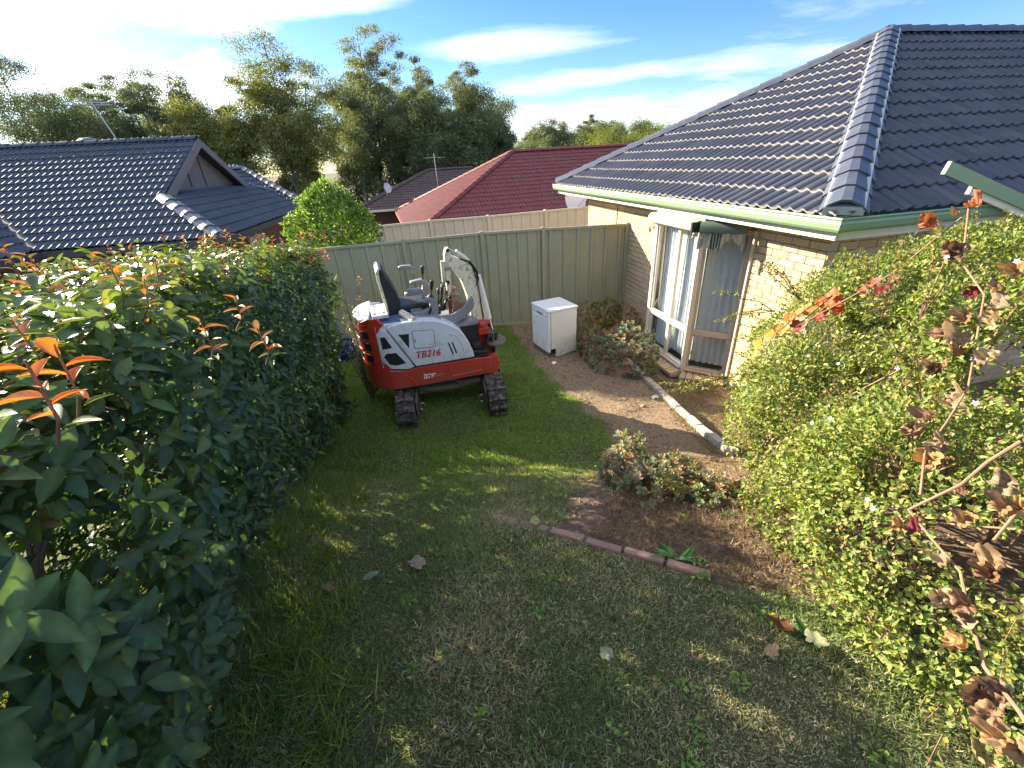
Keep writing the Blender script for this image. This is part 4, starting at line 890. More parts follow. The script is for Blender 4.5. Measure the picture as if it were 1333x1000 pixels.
# undercarriage
tdir = Vector((.1485, .9886, 0)); tside = Vector((.9886, -.1485, 0))
def trackpt(c, a, sd, z): return Vector((c[0], c[1], z)) + tdir * a + tside * sd
HL, RR, HW = .60, .185, .115
def loop(t, r):
    per = 4 * HL + 2 * math.pi * r; s_ = (t % 1) * per
    if s_ < 2 * HL: return (-HL + s_, r, 0, 1)
    s_ -= 2 * HL
    if s_ < math.pi * r: a = s_ / r; return (HL + r * math.sin(a), r * math.cos(a), math.sin(a), math.cos(a))
    s_ -= math.pi * r
    if s_ < 2 * HL: return (HL - s_, -r, 0, -1)
    s_ -= 2 * HL; a = s_ / r; return (-HL - r * math.sin(a), -r * math.cos(a), -math.sin(a), -math.cos(a))
lugme = None
for c in ((.27, .45), (1.42, .29)):
    rt = Vector((0, 0, 0)); zc = RR + .030
    n = 72; V = []; F = []
    for i in range(n):
        a, h, na, nh = loop(i / n, RR)
        for sd, dr in ((-HW, 0), (HW, 0), (HW, -.035), (-HW, -.035)): V.append(trackpt(c, a + na * dr, sd, zc + h + nh * dr))
    for i in range(n):
        for k in range(4): F.append((4 * i + k, 4 * i + (k + 1) % 4, 4 * ((i + 1) % n) + (k + 1) % 4, 4 * ((i + 1) % n) + k))
    belt = MB().add(V, F).build('track_belt', M['rubber'], ex)
    if lugme is None:
        lm = MB()
        for s0 in (-1, 1):
            lm.prism([(-.027, 0), (.027, 0), (.019, .034), (-.019, .034)], lambda a, b, t, s0=s0: Vector((a + (.012 * s0 * (t / HW)), t, b)), s0 * .012, s0 * HW)
        lugme = lm.mesh('track_lug', M['rubber'])
    m_ = 28
    for i in range(m_):
        a, h, na, nh = loop((i + .5) / m_, RR)
        nv = tdir * na + Vector((0, 0, nh)); fw = nv.cross(tside)
        o = link('track_lug', lugme, belt); o.matrix_local = Matrix.Translation(trackpt(c, a, 0, zc + h)) @ Matrix((-fw, tside, nv)).transposed().to_4x4()
    rb = Matrix((tdir, Vector((0, 0, 1)), tside)).transposed().to_4x4()
    for a, r in ((-HL, .14), (HL, .145), (-.3, .06), (0, .06), (.3, .06)):
        z = zc if r > .1 else zc - .09
        MB().lathe(trackpt(c, a, 0, z), [(.001, -.10), (r * .4, -.10), (r * .5, -.07), (r, -.06), (r, .06), (r * .5, .07), (r * .4, .10), (.001, .10)], 18, mat4=rb).build('sprocket' if a == HL else 'idler' if a == -HL else 'roller', M['muddy'], belt, smooth=True)
    fr = MB().beam(trackpt(c, -.52, 0, zc + .01), trackpt(c, .52, 0, zc + .01), .12, .15).build('track_frame', M['muddy'], ex, bevel=.02)
    sgn = 1 if c[0] < 1 else -1
    # guard and tow loop on the inner side
    MB().beam(trackpt(c, -.60, sgn * .13, zc + .02), trackpt(c, -.1, sgn * .13, zc + .03), .025, .22).build('track_guard', M['muddy'], ex, bevel=.01)
    cc = trackpt(c, -.60, sgn * .165, zc + .04); ring = [cc + tside * (.0) + tside * sgn * (.035 + .035 * math.cos(t)) + Vector((0, 0, .05 * math.sin(t))) for t in np.linspace(0, 2 * math.pi, 13)]
    MB().tube(ring, .010, 6).build('tow_loop', M['steel'], ex, smooth=True)
MB().tube([(.40, .25, zz_(.54)), (.55, .19, zz_(.52)), (.75, .16, zz_(.515)), (.95, .15, zz_(.52)), (1.2, .13, zz_(.56))], [.05] * 5, 8).build('front_crossbar', M['muddy'], ex, smooth=True)
MB().prism([(.38, .45), (1.3, .45), (1.26, .66), (.42, .62)], P3, .2, .34).build('chassis_plate', M['muddy'], ex, bevel=.02)
MB().box((.85, .55, zz_(.56)), (.8, .5, .2), rz=R(-8)).build('chassis', M['muddy'], ex, bevel=.03)
MB().lathe((.78, .5, zz_(.64)), [(.3, 0), (.3, .1)], 24).build('slew_ring', M['muddy'], ex)
for k in range(3): MB().tube([(.78 + .05 * k, .12, zz_(.66)), (.92, .09, zz_(.60 - .02 * k)), (1.05, .1, zz_(.57)), (1.22, .1, zz_(.53 + .02 * k))], .014, 6).build('chassis_hose', M['muddy'], ex, smooth=True)
MB().box((.85, 1.15, zz_(.45)), (1.25, .05, .3), rz=R(-8)).build('dozer_blade', M['muddy'], ex, bevel=.01)

# ------------------------------------------------------------------ dishwasher on the soil
dz0 = gz(.85, 6.95) + .005
dw = empty('dishwasher', (.69, 6.72, dz0), math.atan2(.20, .46), 'discarded white dishwasher standing on bare soil by the green fence', 'dishwasher')
W_, D_, H_ = .53, .60, .86                      # local x: side face to the right, y: back along the door
nk = MB().add([(0, 0, .0), (W_, 0, .0), (W_, 0, H_ - .035), (.0, 0, H_ - .035)], [(0, 1, 2, 3)])
body = MB(); X0 = .03
# side face with the square cut at its lower front corner
body.prism([(.03, .16), (.12, .16), (.12, .0), (W_, .04), (W_, H_ - .04), (.03, H_ - .04)], lambda a, b, t: Vector((a, t, b)), 0, .012)
body.prism([(.03, .0), (W_, .0), (W_, H_ - .04), (.03, H_ - .04)], lambda a, b, t: Vector((a, t, b)), D_ - .012, D_)
body.box((W_ - .006, D_ / 2, H_ / 2), (.012, D_ - .026, H_ - .09))
body.build('side_panel', M['white2'], dw)
MB().box((.27, D_ / 2, .42), (.40, D_ - .05, .68)).build('tub', M['dark'], dw)
MB().box((.27, D_ / 2, .03), (.5, D_ - .04, .05)).build('base_tray', M['muddy'], dw)
door = MB().box((.0, D_ / 2, .40), (.045, D_ - .006, .60)).build('door', M['white'], dw, bevel=.006)
MB().box((.0, D_ / 2, H_ - .10), (.046, D_ - .006, .115)).build('control_panel', M['white'], dw, bevel=.006)
MB().box((-.024, D_ * .52, H_ - .11), (.004, .2, .03)).build('handle_recess', M['steel'], door)
MB().tube([(-.022, D_ * .2, H_ - .10), (-.04, D_ * .2, H_ - .10)], .018, 12).build('dial', M['white2'], door)
MB().box((-.024, D_ * .86, H_ - .09), (.004, .03, .02)).build('badge', M['steel'], door)
MB().box((.01, D_ / 2, .045), (.02, D_ - .03, .08)).build('kickboard', M['steel'], dw)
MB().box((W_ / 2 - .005, D_ / 2, H_ - .018), (W_ + .05, D_ + .02, .034)).build('top_panel', M['white'], dw, bevel=.005)

# ------------------------------------------------------------------ edging, scraps, pot
be = empty('brick_edging', (.28, 1.88, gz(.28, 1.88)), 0, 'curved row of red brown paving bricks edging the garden bed across the lawn', 'edging')
eb = MB().box((0, 0, 0), (.218, .055, .07)).mesh('brick', M['brick_edge']); bm = bmesh.new(); bm.from_mesh(eb); bmesh.ops.bevel(bm, geom=bm.edges[:], offset=.005, segments=2, affect='EDGES'); bm.to_mesh(eb); bm.free()
ed = [(-.52, 2.40), (-.32, 2.30), (-.18, 2.19), (0.0, 2.06), (.28, 1.88), (.52, 1.73), (.74, 1.60), (.97, 1.475), (1.2, 1.37), (1.45, 1.28)]
def edpt(s_):
    acc = 0
    for a, b in zip(ed, ed[1:]):
        l = math.dist(a, b)
        if s_ <= acc + l: f = (s_ - acc) / l; return a[0] + (b[0] - a[0]) * f, a[1] + (b[1] - a[1]) * f, math.atan2(b[1] - a[1], b[0] - a[0])
        acc += l
    return None
s_ = .16; k = 0
while True:
    q = edpt(s_ + .11)
    if q is None: break
    sink = [.060, .050, .046, .044, .040, .034, .030, .072, .085, .09, .09, .09, .09][min(k, 12)]
    o = link('brick', eb, be); o.location = (q[0] - .28, q[1] - 1.88, gz(q[0], q[1]) + .022 - sink + .008 - gz(.28, 1.88)); slp = math.atan2(gz(q[0] + .1 * math.cos(q[2]), q[1] + .1 * math.sin(q[2])) - gz(q[0] - .1 * math.cos(q[2]), q[1] - .1 * math.sin(q[2])), .2); o.rotation_euler = (R(random.uniform(-5, 5)), -slp, q[2] + R(random.uniform(-3, 3))); s_ += .233; k += 1
kb = empty('concrete_edging', (1.9, 6.2, gz(1.9, 6.2)), 0, 'weathered pale concrete edging strip between bare soil and bay window bed', 'edging')
kp = [(1.93, 6.35), (1.98, 5.9), (2.03, 5.35), (2.08, 4.85), (2.14, 4.3), (2.17, 3.8), (2.18, 3.3)]
for a, b in zip(kp, kp[1:]):
    for f in (0, .5):
        p0 = (a[0] + (b[0] - a[0]) * f, a[1] + (b[1] - a[1]) * f); p1 = (a[0] + (b[0] - a[0]) * (f + .48), a[1] + (b[1] - a[1]) * (f + .48))
        ox, oy, oz = kb.location; zb = lambda p: float(np.interp(p[1], GY, GZ)) - .0 + random.uniform(-.01, .01)
        MB().beam((p0[0] - ox, p0[1] - oy, zb(p0) - oz), (p1[0] - ox, p1[1] - oy, zb(p1) - oz), .085, .12).build('edging_block', M['concrete'], kb, bevel=.012)
for (x, y, a, s_, lab) in ((1.93, 4.96, .4, .075, 'white paper scrap lying on soil beside the concrete edging'), (.72, 6.42, 1.0, .07, 'torn white scrap lying on soil in front of the dishwasher')):
    mb = MB(); z0 = gz(x, y) + .012; V = []
    for i in range(4):
        for j in range(3): V.append((s_ * (i - 1.5) * .5 * math.cos(a) - s_ * (j - 1) * .5 * math.sin(a), s_ * (i - 1.5) * .5 * math.sin(a) + s_ * (j - 1) * .5 * math.cos(a), .012 * math.sin(i * 2 + j * 1.3)))
    mb.add(V, [(3 * i + j, 3 * i + j + 3, 3 * i + j + 4, 3 * i + j + 1) for i in range(3) for j in range(2)])
    o = mb.build('paper_scrap', M['paper'], None); o.location = (x, y, z0); tag(o, lab, 'paper')
pt = MB().lathe((0, 0, 0), [(.001, 0), (.12, 0), (.17, .05), (.20, .16), (.205, .27), (.185, .33), (.20, .35), (.20, .37), (.175, .37), (.165, .33), (.0, .31)], 28).build('plant_pot', M['blue_pot'], None, smooth=True)
pt.location = (-3.0, 7.2, gz(-3.0, 7.2)); tag(pt, 'glossy dark blue plant pot beyond the far end of the hedge', 'pot')
b2 = MB().tube([(0, 0, 0), (.05, -.12, .05), (.12, -.3, .0), (.2, -.5, .02), (.24, -.75, .01)], .009, 6).tube([(.02, .05, 0), (.12, -.1, .08), (.18, -.35, .03), (.22, -.6, .0)], .007, 6)
o = b2.build('garden_hose', M['muddy'], None, smooth=True); o.location = (2.17, 5.95, gz(2.25, 5.6) + .02); tag(o, 'thin grey hose looping in the bed below the bay window', 'hose')

# ------------------------------------------------------------------ plants
LEAF3 = T_leaf(3, .22, .16); LEAF2 = T_leaf(2, .2, .12); LEAF5 = T_leaf(5, .25, .22, .5); DIA = T_diamond(); BLADE = T_blade()
def norm(a): return a / np.maximum(1e-6, np.linalg.norm(a, axis=1, keepdims=True))
def fnoise(P, s_, seed=0):
    return np.sin(P[:, 0] * s_ + seed + 1.7 * np.sin(P[:, 1] * s_ * .8 + seed)) * np.sin(P[:, 1] * s_ * 1.1 + 1.3 * np.sin(P[:, 2] * s_ * .9 + 2 * seed)) * .6 + .4 * np.sin(P[:, 2] * s_ * 1.3 + 2 * np.sin(P[:, 0] * s_ * .7 + seed))
# hedge along the left side
HY = [-.6, 0, .4, 1.0, 2.0, 3.0, 4.0, 4.8, 5.3]
HX = [-.45, -.58, -.68, -.93, -1.32, -1.62, -1.80, -1.92, -2.15]     # right face at shoulder height
HT = [3.03, 3.0, 2.97, 2.95, 2.88, 2.77, 2.64, 2.52, 2.25]
def hx(y): return np.interp(y, HY, HX)
def ht(y): return np.interp(y, HY, HT)
hedge = empty('photinia_hedge', (-1.9, 2.5, .6), 0, 'tall glossy dark green hedge with orange new leaves filling the left side', 'hedge')
bpy.context.view_layer.update(); HO = np.array([-1.9, 2.5, .6])
def hedge_pts(n, depth=.28):
    y = rng.uniform(-.5, 5.3, n); a = rng.uniform(0, 1, n); g0 = gbase(hx(y) - .4, y) + .12; top = ht(y)
    th = np.clip(1.25 - 0.0 * y, .5, 2)
    H = top - g0; side = H / (H + th * .95)
    onside = a < side
    v = np.where(onside, a / side, 1.0)             # 0 bottom..1 shoulder
    x = hx(y) - .26 * (1 - v) ** 1.3 - .10 * np.clip(v - .85, 0, 1) / .15
    z = g0 + H * v ** .9
    tt = np.where(onside, 0, (a - side) / (1 - side)); x = x - tt * th; z = z - .22 * (tt - .1) ** 2 * (~onside)
    nrm = np.stack([np.where(onside, 1.0, .0) * (1 - .4 * np.clip(v - .8, 0, 1) / .2) + .001, 0 * y + np.clip((y - 4.6) / .5, 0, 1), np.where(onside, np.clip(v - .75, 0, 1) * 2.5 - .12, 1.0)], 1)
    nrm = norm(nrm); P = np.stack([x, y, z], 1)
    d = rng.beta(1.0, 2.2, n) * depth
    P = P - nrm * d[:, None] + nrm * (.11 * fnoise(P, 3.1, 1) + .05 * fnoise(P, 8, 2))[:, None]
    return P, nrm, np.where(onside, v, 1.0), onside
def sprigs(P, nrm, nl, L0, up=.55, spread=.9):
    """rosettes of leaves around a twig tip"""
    n = len(P); ax = norm(nrm + np.array([0, 0, up]) + rng.normal(size=(n, 3)) * .45)
    tmp = norm(np.cross(ax, rv(n))); bi = np.cross(ax, tmp)
    Ps = []; Ds = []; Us = []; Ls = []
    for k in range(nl):
        th = 2.4 * k + rng.uniform(0, .6, n); out = tmp * np.cos(th)[:, None] + bi * np.sin(th)[:, None]
        el = rng.uniform(.1, .9, n) * spread
        D = norm(out * np.cos(el)[:, None] + ax * np.sin(el)[:, None] * .9 - np.array([0, 0, .18]))
        Ps.append(P + ax * (.016 * (k - nl / 2))[..., None] if False else P + ax * (.018 * (k - nl / 2))); Ds.append(D); Us.append(norm(ax + np.array([0, 0, .6]))); Ls.append(L0 * rng.uniform(.7, 1.15, n))
    return np.concatenate(Ps), np.concatenate(Ds), np.concatenate(Us), np.concatenate(Ls)
n = 3300; P, nr, v, ons = hedge_pts(n); keep = np.linalg.norm(P - np.array([0, 0, 3.2]), axis=1) > .55; P, nr, v, ons = P[keep], nr[keep], v[keep], ons[keep]
nl = 8; n = len(P)
LP, LD, LU, LL = sprigs(P, nr, nl, np.full(n, .078))
vv = np.tile(v, nl); oo = np.tile(ons, nl)
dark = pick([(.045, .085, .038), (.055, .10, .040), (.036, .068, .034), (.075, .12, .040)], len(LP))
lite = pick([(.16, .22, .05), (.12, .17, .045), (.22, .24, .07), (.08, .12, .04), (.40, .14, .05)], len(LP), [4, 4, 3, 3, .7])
kk = np.clip((vv - .80) / .16, 0, 1)[:, None] * rng.uniform(.2, 1, (len(LP), 1)); LC = dark * (1 - kk) + lite * kk  # top leaves paler: young growth, plus sun highlights put into the colour
nearfirst = np.argsort(np.linalg.norm(LP - np.array([0, 0, 3.2]), axis=1))
# nearest leaves are parts of their own
def place_leaves(idx, tmpl, parent, O, mats_cols, name='leaf', wr=.42, crump=False):
    shared = {}
    for i in idx:
        c = mats_cols(i); key = (c, random.randrange(3))
        if key not in shared:
            V, F = T_leaf(5, random.uniform(.12, .3), random.uniform(.1, .3)); V = V.copy(); V[:, 1] *= wr
            me = rawmesh(name, V, F, M['leaf_gloss'], np.array([c]) * np.where(np.abs(V[:, 1:2]) < 1e-6, 1.8, 1.0), True); shared[key] = me
        o = link(name, shared[key], parent); d, s_, u = basis(LP[i:i + 1], LD[i:i + 1]) if False else basis(LD[i:i + 1], LU[i:i + 1])
        m_ = Matrix((Vector(d[0]), Vector(s_[0]), Vector(u[0]))).transposed().to_4x4()
        o.matrix_local = Matrix.Translation(Vector(LP[i] - O)) @ m_ @ Matrix.Diagonal((LL[i], LL[i], LL[i], 1))
pal = [(.045, .085, .038), (.055, .10, .040), (.075, .125, .045)]
from mathutils import Vector as _V
cmi = cam.matrix_world.inverted()
def inframe(p, mrg=1.15):
    q = cmi @ _V(p); return q.z < 0 and abs(q.x / -q.z * F_PX) < 666 * mrg and abs(q.y / -q.z * F_PX) < 500 * mrg
sel = []
for i in nearfirst[:1500]:
    if inframe(LP[i]): sel.append(int(i))
    if len(sel) >= 150: break
place_leaves(sel, LEAF5, hedge, HO, lambda i: pal[i % 3])
mask = np.ones(len(LP), bool); mask[sel] = False
nb = 2600; yb = rng.uniform(-.5, 5.3, nb); vb = rng.uniform(0, 1, nb); gb_ = gbase(hx(yb) - 1.3, yb)
Pb = np.stack([hx(yb) - 1.15 - rng.beta(1.2, 2, nb) * .35 * -1 - .1 * (1 - vb), yb, gb_ + .05 + (ht(yb) - .12 - gb_) * vb], 1); Pb += rng.normal(size=(nb, 3)) * .05
b1, b2, b3, b4 = sprigs(Pb, norm(np.tile([[-1., 0, .3]], (nb, 1))), 7, np.full(nb, .085))
LP = np.concatenate([LP, b1]); LD = np.concatenate([LD, b2]); LU = np.concatenate([LU, b3]); LL = np.concatenate([LL, b4]); LC = np.concatenate([LC, pick([(.05, .09, .04), (.07, .12, .04), (.09, .14, .045)], len(b1))]); mask = np.concatenate([mask, np.ones(len(b1), bool)])
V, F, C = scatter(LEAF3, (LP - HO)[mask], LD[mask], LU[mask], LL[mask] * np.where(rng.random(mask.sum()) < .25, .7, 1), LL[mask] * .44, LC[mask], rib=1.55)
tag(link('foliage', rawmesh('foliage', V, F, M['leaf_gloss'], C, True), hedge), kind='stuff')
# orange new growth
ngp = [(-.49, .40, 3.02, .055, 5), (-.60, .53, 2.99, .05, 5), (-1.02, 1.21, 2.93, .06, 5), (-.74, .99, 2.87, .065, 6), (-.80, 1.24, 2.86, .065, 6), (-.69, 1.12, 2.80, .07, 6), (-1.42, 1.91, 2.84, .07, 5), (-1.75, 3.74, 2.5, .075, 6), (-1.90, 4.59, 2.45, .085, 7), (-1.85, 4.17, 2.43, .075, 6), (-1.25, 1.41, 2.92, .055, 4), (-1.95, 4.8, 2.38, .08, 6), (-2.2, 4.0, 2.6, .075, 6), (-2.0, 2.9, 2.7, .07, 5), (-1.7, 2.3, 2.78, .07, 5), (-.95, .8, 2.95, .06, 5), (-1.75, 4.9, 1.85, .07, 5), (-1.72, 5.0, 2.05, .07, 6)]
for q in range(85):
    yq = random.uniform(.9, 5.1); ngp.append((float(hx(yq)) - random.uniform(-.02, .9), yq, float(ht(yq)) + random.uniform(-.04, .09) - (0 if q % 4 else .3), random.uniform(.05, .075), 4))
oc = [(.50, .13, .04), (.58, .20, .06), (.36, .13, .06), (.20, .10, .08), (.52, .28, .07), (.24, .22, .06), (.42, .15, .09)]
NG = ([], [], []); tw = MB(); sh = {}
for gi, (x, y, z, L_, k_) in enumerate(ngp):
    b = Vector((x, y, z)) - Vector(HO); dirn = Vector((random.uniform(-.1, .35), random.uniform(-.3, .1), 1)).normalized()
    q_ = MB().tube([b - dirn * .10 + Vector((-.04, 0.02, 0)), b - dirn * .05, b + dirn * .03], [.0026, .002, .0014], 6).build('twig', M['twig'], hedge)
    for j in range(k_ + 3):
        th = j * 2.4 + gi; out = Vector((math.cos(th), math.sin(th), random.uniform(-.5, .3))); up = j / (k_ + 3) * random.uniform(.4, 1)
        D = (out * (1.0 - .55 * up) + Vector((0, 0, .1 + .9 * up))).normalized()
        c = ((.66, .15, .03) if j % 2 else (.74, .23, .05)) if gi < 2 and j > 1 else oc[(gi * 3 + j * 2) % 7] if j > 1 else (.10, .13, .04); key = (c, j % 2)
        if key not in sh:
            Vt, Ft = T_leaf(5, .28, [.15, .3][j % 2]); Vt = Vt.copy(); Vt[:, 1] *= .34; sh[key] = rawmesh('leaf', Vt, Ft, M['leaf'], np.array([c]) * np.where(np.abs(Vt[:, 1:2]) < 1e-6, 1.25, 1.0), True)
        d, s_, u = basis(np.array([D]), np.array([[0, 0, 1.]]))
        l = L_ * random.uniform(.5, 1.0) * (.85 if gi > 1 else 1)
        mm = Matrix.Translation(b + dirn * (.03 - .012 * (k_ + 3 - j))) @ Matrix((Vector(d[0]), Vector(s_[0]), Vector(u[0]))).transposed().to_4x4() @ Matrix.Diagonal((l, l, l, 1))
        if gi < 18: o = link('leaf', sh[key], hedge); o.matrix_local = mm
        else:
            vv_ = np.array([mm @ v.co for v in sh[key].vertices]); ff_ = np.array([list(p.vertices) for p in sh[key].polygons]); NG[1].append(ff_ + sum(len(q) for q in NG[0])); NG[0].append(vv_); NG[2].append(np.tile(np.array([c]), (len(vv_), 1)))
tag(link('new_growth', rawmesh('new_growth', np.concatenate(NG[0]), np.concatenate(NG[1]), M['leaf'], np.concatenate(NG[2]), True), hedge), kind='stuff')
def skeleton(n, root_fn, M_, parent, O, r0, name='trunk', levels=3, ln=.5, spread=.5, up=.6, single=True):
    for k in range(n):
        mb = MB(); b, tgt = root_fn(k)
        pts = [Vector(b) - O]; p = Vector(b)
        steps = 6
        for j in range(1, steps + 1):
            q = Vector(b).lerp(Vector(tgt), j / steps) + Vector((random.uniform(-.05, .05), random.uniform(-.05, .05), 0)); pts.append(q - O)
            if j > 1:
                for _ in range(levels):
                    dq = Vector((random.uniform(-1, 1), random.uniform(-1, 1), random.uniform(.1, up + .4))).normalized() * ln * random.uniform(.5, 1.1)
                    mb.tube([q - O, q - O + dq * .5 + Vector((0, 0, .03)), q - O + dq], [r0 * .35, r0 * .2, r0 * .08], 5)
        mb.tube(pts, [r0 * (1 - .6 * j / steps) for j in range(steps + 1)], 8)
        mb.build(name, M_, parent, smooth=True)
skeleton(9, lambda k: ((float(hx(.2 + k * .6)) - .62 - .1 * (k % 2), .2 + k * .6, gz(-1.6, .2 + k * .6) - .05), (float(hx(.2 + k * .6)) - .5, .3 + k * .6, float(ht(.2 + k * .6)) - .55)), M['bark'], hedge, Vector(HO), .026, ln=.38)

# sparse low shrub with pale sprigs at the far end of the hedge
sh2 = empty('sprawling_shrub', (-2.05, 5.4, .2), 0, 'thin light green shrub sprouting above the blue pot at the hedge end', 'shrub'); O2 = np.array([-2.05, 5.4, .2])
stems = MB(); Ps = []; 
for k in range(16):
    a = random.uniform(0, 6.28); h = random.uniform(.7, 1.75) if k < 9 else random.uniform(.3, .8); r = random.uniform(.1, .5); e = Vector((.12 + r * math.cos(a), .3 * math.sin(a), h))
    pts = [Vector((0, 0, 0)), e * .5 + Vector((0, 0, .12)), e]; stems.tube(pts, [.01, .006, .003], 5)
    for j in range(14): t = .3 + .7 * j / 13; Ps.append(list(pts[0].lerp(pts[1], min(1, t * 2)) if t < .5 else pts[1].lerp(pts[2], t * 2 - 1)))
stems.build('stems', M['twig'], sh2, smooth=True)
P = np.array(Ps); P = np.repeat(P, 4, 0) + rng.normal(size=(len(P) * 4, 3)) * .03; n = len(P)
V, F, C = scatter(LEAF2, P, norm(rv(n) + np.array([0, 0, .4])), rv(n) + np.array([0, 0, 1.5]), rng.uniform(.035, .06, n), rng.uniform(.014, .022, n), pick([(.10, .15, .05), (.15, .19, .07), (.07, .11, .05)], n))
tag(link('foliage', rawmesh('foliage', V, F, M['leaf'], C, True), sh2), kind='stuff')

# big small-leaved bush on the right
bush = empty('flowering_bush', (2.3, 1.9, 1.0), 0, 'big sunlit small-leaved green bush with tiny white flowers covering the house corner', 'bush'); BO = np.array([2.3, 1.9, 1.0])
ELL = [((2.70, 1.45, 1.75), (1.12, 1.22, .98)), ((2.95, 2.85, 1.62), (.95, 1.0, .92)), ((2.30, 2.2, 1.40), (.66, .85, .72)), ((2.6, 3.35, .95), (.45, .5, .50)), ((1.80, 1.15, 1.75), (.52, .68, .62)), ((1.78, 1.75, 1.15), (.42, .46, .40)), ((3.4, 2.2, 1.9), (1.1, 1.3, .95)), ((2.35, .35, 1.95), (.75, .7, .65)), ((1.72, .95, 1.55), (.30, .36, .30)), ((2.1, 1.7, 2.35), (.32, .36, .28)), ((2.45, 2.75, 2.2), (.36, .34, .30)), ((1.95, 2.45, 1.75), (.25, .3, .28)), ((1.55, 1.3, 2.0), (.22, .25, .26)), ((2.3, .85, 1.95), (.62, .62, .78))]
def ell_pts(ELLS, n, depth, nz=.1, s_=4, zmin=None):
    vol = np.array([e[1][0] * e[1][1] + e[1][1] * e[1][2] + e[1][0] * e[1][2] for e in ELLS]); which = rng.choice(len(ELLS), n, p=vol / vol.sum())
    c = np.array([e[0] for e in ELLS])[which]; r = np.array([e[1] for e in ELLS])[which]; d = rv(n)
    rad = 1 - rng.beta(1, 2.2, n) * depth; P = c + d * r * rad[:, None]; nr = norm(d / r)
    P = P + nr * (nz * fnoise(P, s_, 3) + nz * .5 * fnoise(P, s_ * 2.6, 5))[:, None]
    keep = np.ones(n, bool)
    for i, (cc, rr) in enumerate(ELLS):
        q = (((P - np.array(cc)) / np.array(rr)) ** 2).sum(1); keep &= ~((q < (1 - depth * .8) ** 2) & (which != i))
    if zmin is not None: keep &= P[:, 2] > zmin(P)
    return P[keep], nr[keep]
P, nr = ell_pts(ELL, 270000, .36, .20, 3.4, lambda P: gbase(P[:, 0], P[:, 1]) + .02)
keep = (P[:, 0] < 3.6) & (P[:, 1] < 4.6) & (nr[:, 0] < .75); P, nr = P[keep], nr[keep]; n = len(P)
gapn = fnoise(P, 6.5, 9) + .6 * fnoise(P, 14, 4); keep = gapn > -.62; P, nr = P[keep], nr[keep]; n = len(P)
D = norm(nr * .6 + rv(n) * .9 + np.array([0, 0, .25])); U = norm(nr + rv(n) * .7 + np.array([0, 0, .5]))
cols = pick([(.20, .26, .06), (.29, .33, .08), (.13, .185, .05), (.42, .40, .13), (.24, .19, .10)], n, [5, 4, 4, 1.6, .4])
ls_ = np.clip(np.linalg.norm(P - np.array([0, 0, 3.2]), axis=1) / 2.3, .62, 1.1)
V, F, C = scatter(DIA, P - BO, D, U, rng.uniform(.018, .034, n) * ls_, rng.uniform(.013, .021, n) * ls_, cols)
tag(link('foliage', rawmesh('foliage', V, F, M['leaf'], C), bush), kind='stuff')
# twigs and loose shoots
tw = MB(); SP = []
def shoot(b, d, L_, r0=.003, nl=22, droop=.25):
    b = Vector(b); d = Vector(d).normalized(); pts = [b + d * (L_ * t) + Vector((0, 0, -droop * L_ * t * t)) + Vector((random.uniform(-.01, .01),) * 3) for t in (0, .25, .5, .75, 1)]
    tw.tube([p - Vector(BO) for p in pts], [r0, r0 * .85, r0 * .7, r0 * .5, r0 * .3], 4)
    for j in range(nl):
        t = .15 + .85 * j / nl; k = min(3, int(t * 4)); SP.append(pts[k].lerp(pts[k + 1], t * 4 - k))
i_ = rng.choice(len(P), 560, replace=False)
for i in i_: shoot(P[i] - nr[i] * .12, Vector(nr[i]) + Vector((random.uniform(-.4, .4), random.uniform(-.4, .4), random.uniform(.1, .9))), random.uniform(.18, .42))
for b, d, L_ in (((1.75, 1.85, 2.45), (-.2, .1, 1), .48), ((1.78, 1.7, 2.5), (.1, 0, 1), .55), ((2.1, 2.9, 2.2), (-.6, .2, .7), .45), ((2.0, 3.0, 2.1), (-.8, .3, .2), .5), ((1.75, 2.9, 1.6), (-1, .2, .15), .45), ((2.3, 2.6, 2.35), (-.4, 0, 1), .4), ((2.6, 2.4, 2.5), (-.3, 0, 1), .4), ((1.6, 1.4, 2.3), (-.5, 0, .9), .4), ((1.9, 1.5, 2.5), (.3, .1, 1), .45), ((1.7, 3.3, 1.3), (-1, 0, .3), .4), ((1.2, 2.2, 1.1), (-1, .2, .35), .35)):
    for q in range(3): shoot(b, Vector(d) + Vector((random.uniform(-.25, .25), random.uniform(-.25, .25), random.uniform(-.2, .2))), L_ * random.uniform(.7, 1.1), .004, 34)
for k in range(60):
    a = random.uniform(0, 6.28); b = Vector((2.1 + .5 * math.cos(a), 1.9 + .8 * math.sin(a), 1.0)); e = Vector(P[rng.integers(len(P))]); tw.tube([b - Vector(BO), b.lerp(e, .5) - Vector(BO) + Vector((0, 0, .1)), e - Vector(BO)], [.01, .007, .003], 5)
tw.build('twigs', M['twig'], bush, smooth=True)
Q = np.array([list(p) for p in SP]); Q = np.repeat(Q, 2, 0) + rng.normal(size=(len(Q) * 2, 3)) * .008; n = len(Q)
V, F, C = scatter(LEAF2, Q - BO, norm(rv(n) + np.array([0, 0, .5])), rv(n) + np.array([0, 0, 1.2]), rng.uniform(.016, .028, n), rng.uniform(.009, .015, n), pick([(.22, .25, .05), (.16, .20, .05), (.33, .30, .08), (.20, .13, .07)], n, [4, 3, 2, 1]))
tag(link('shoot_foliage', rawmesh('shoot_foliage', V, F, M['leaf'], C), bush), kind='stuff')
fl = MB()
for k in range(5):
    a = k * 1.2566; fl.add([(0, 0, 0), (.6 * math.cos(a - .5), .6 * math.sin(a - .5), .1), (math.cos(a), math.sin(a), .22), (.6 * math.cos(a + .5), .6 * math.sin(a + .5), .1)], [(0, 1, 2, 3)])
flm = fl.mesh('flower', M['petal'])
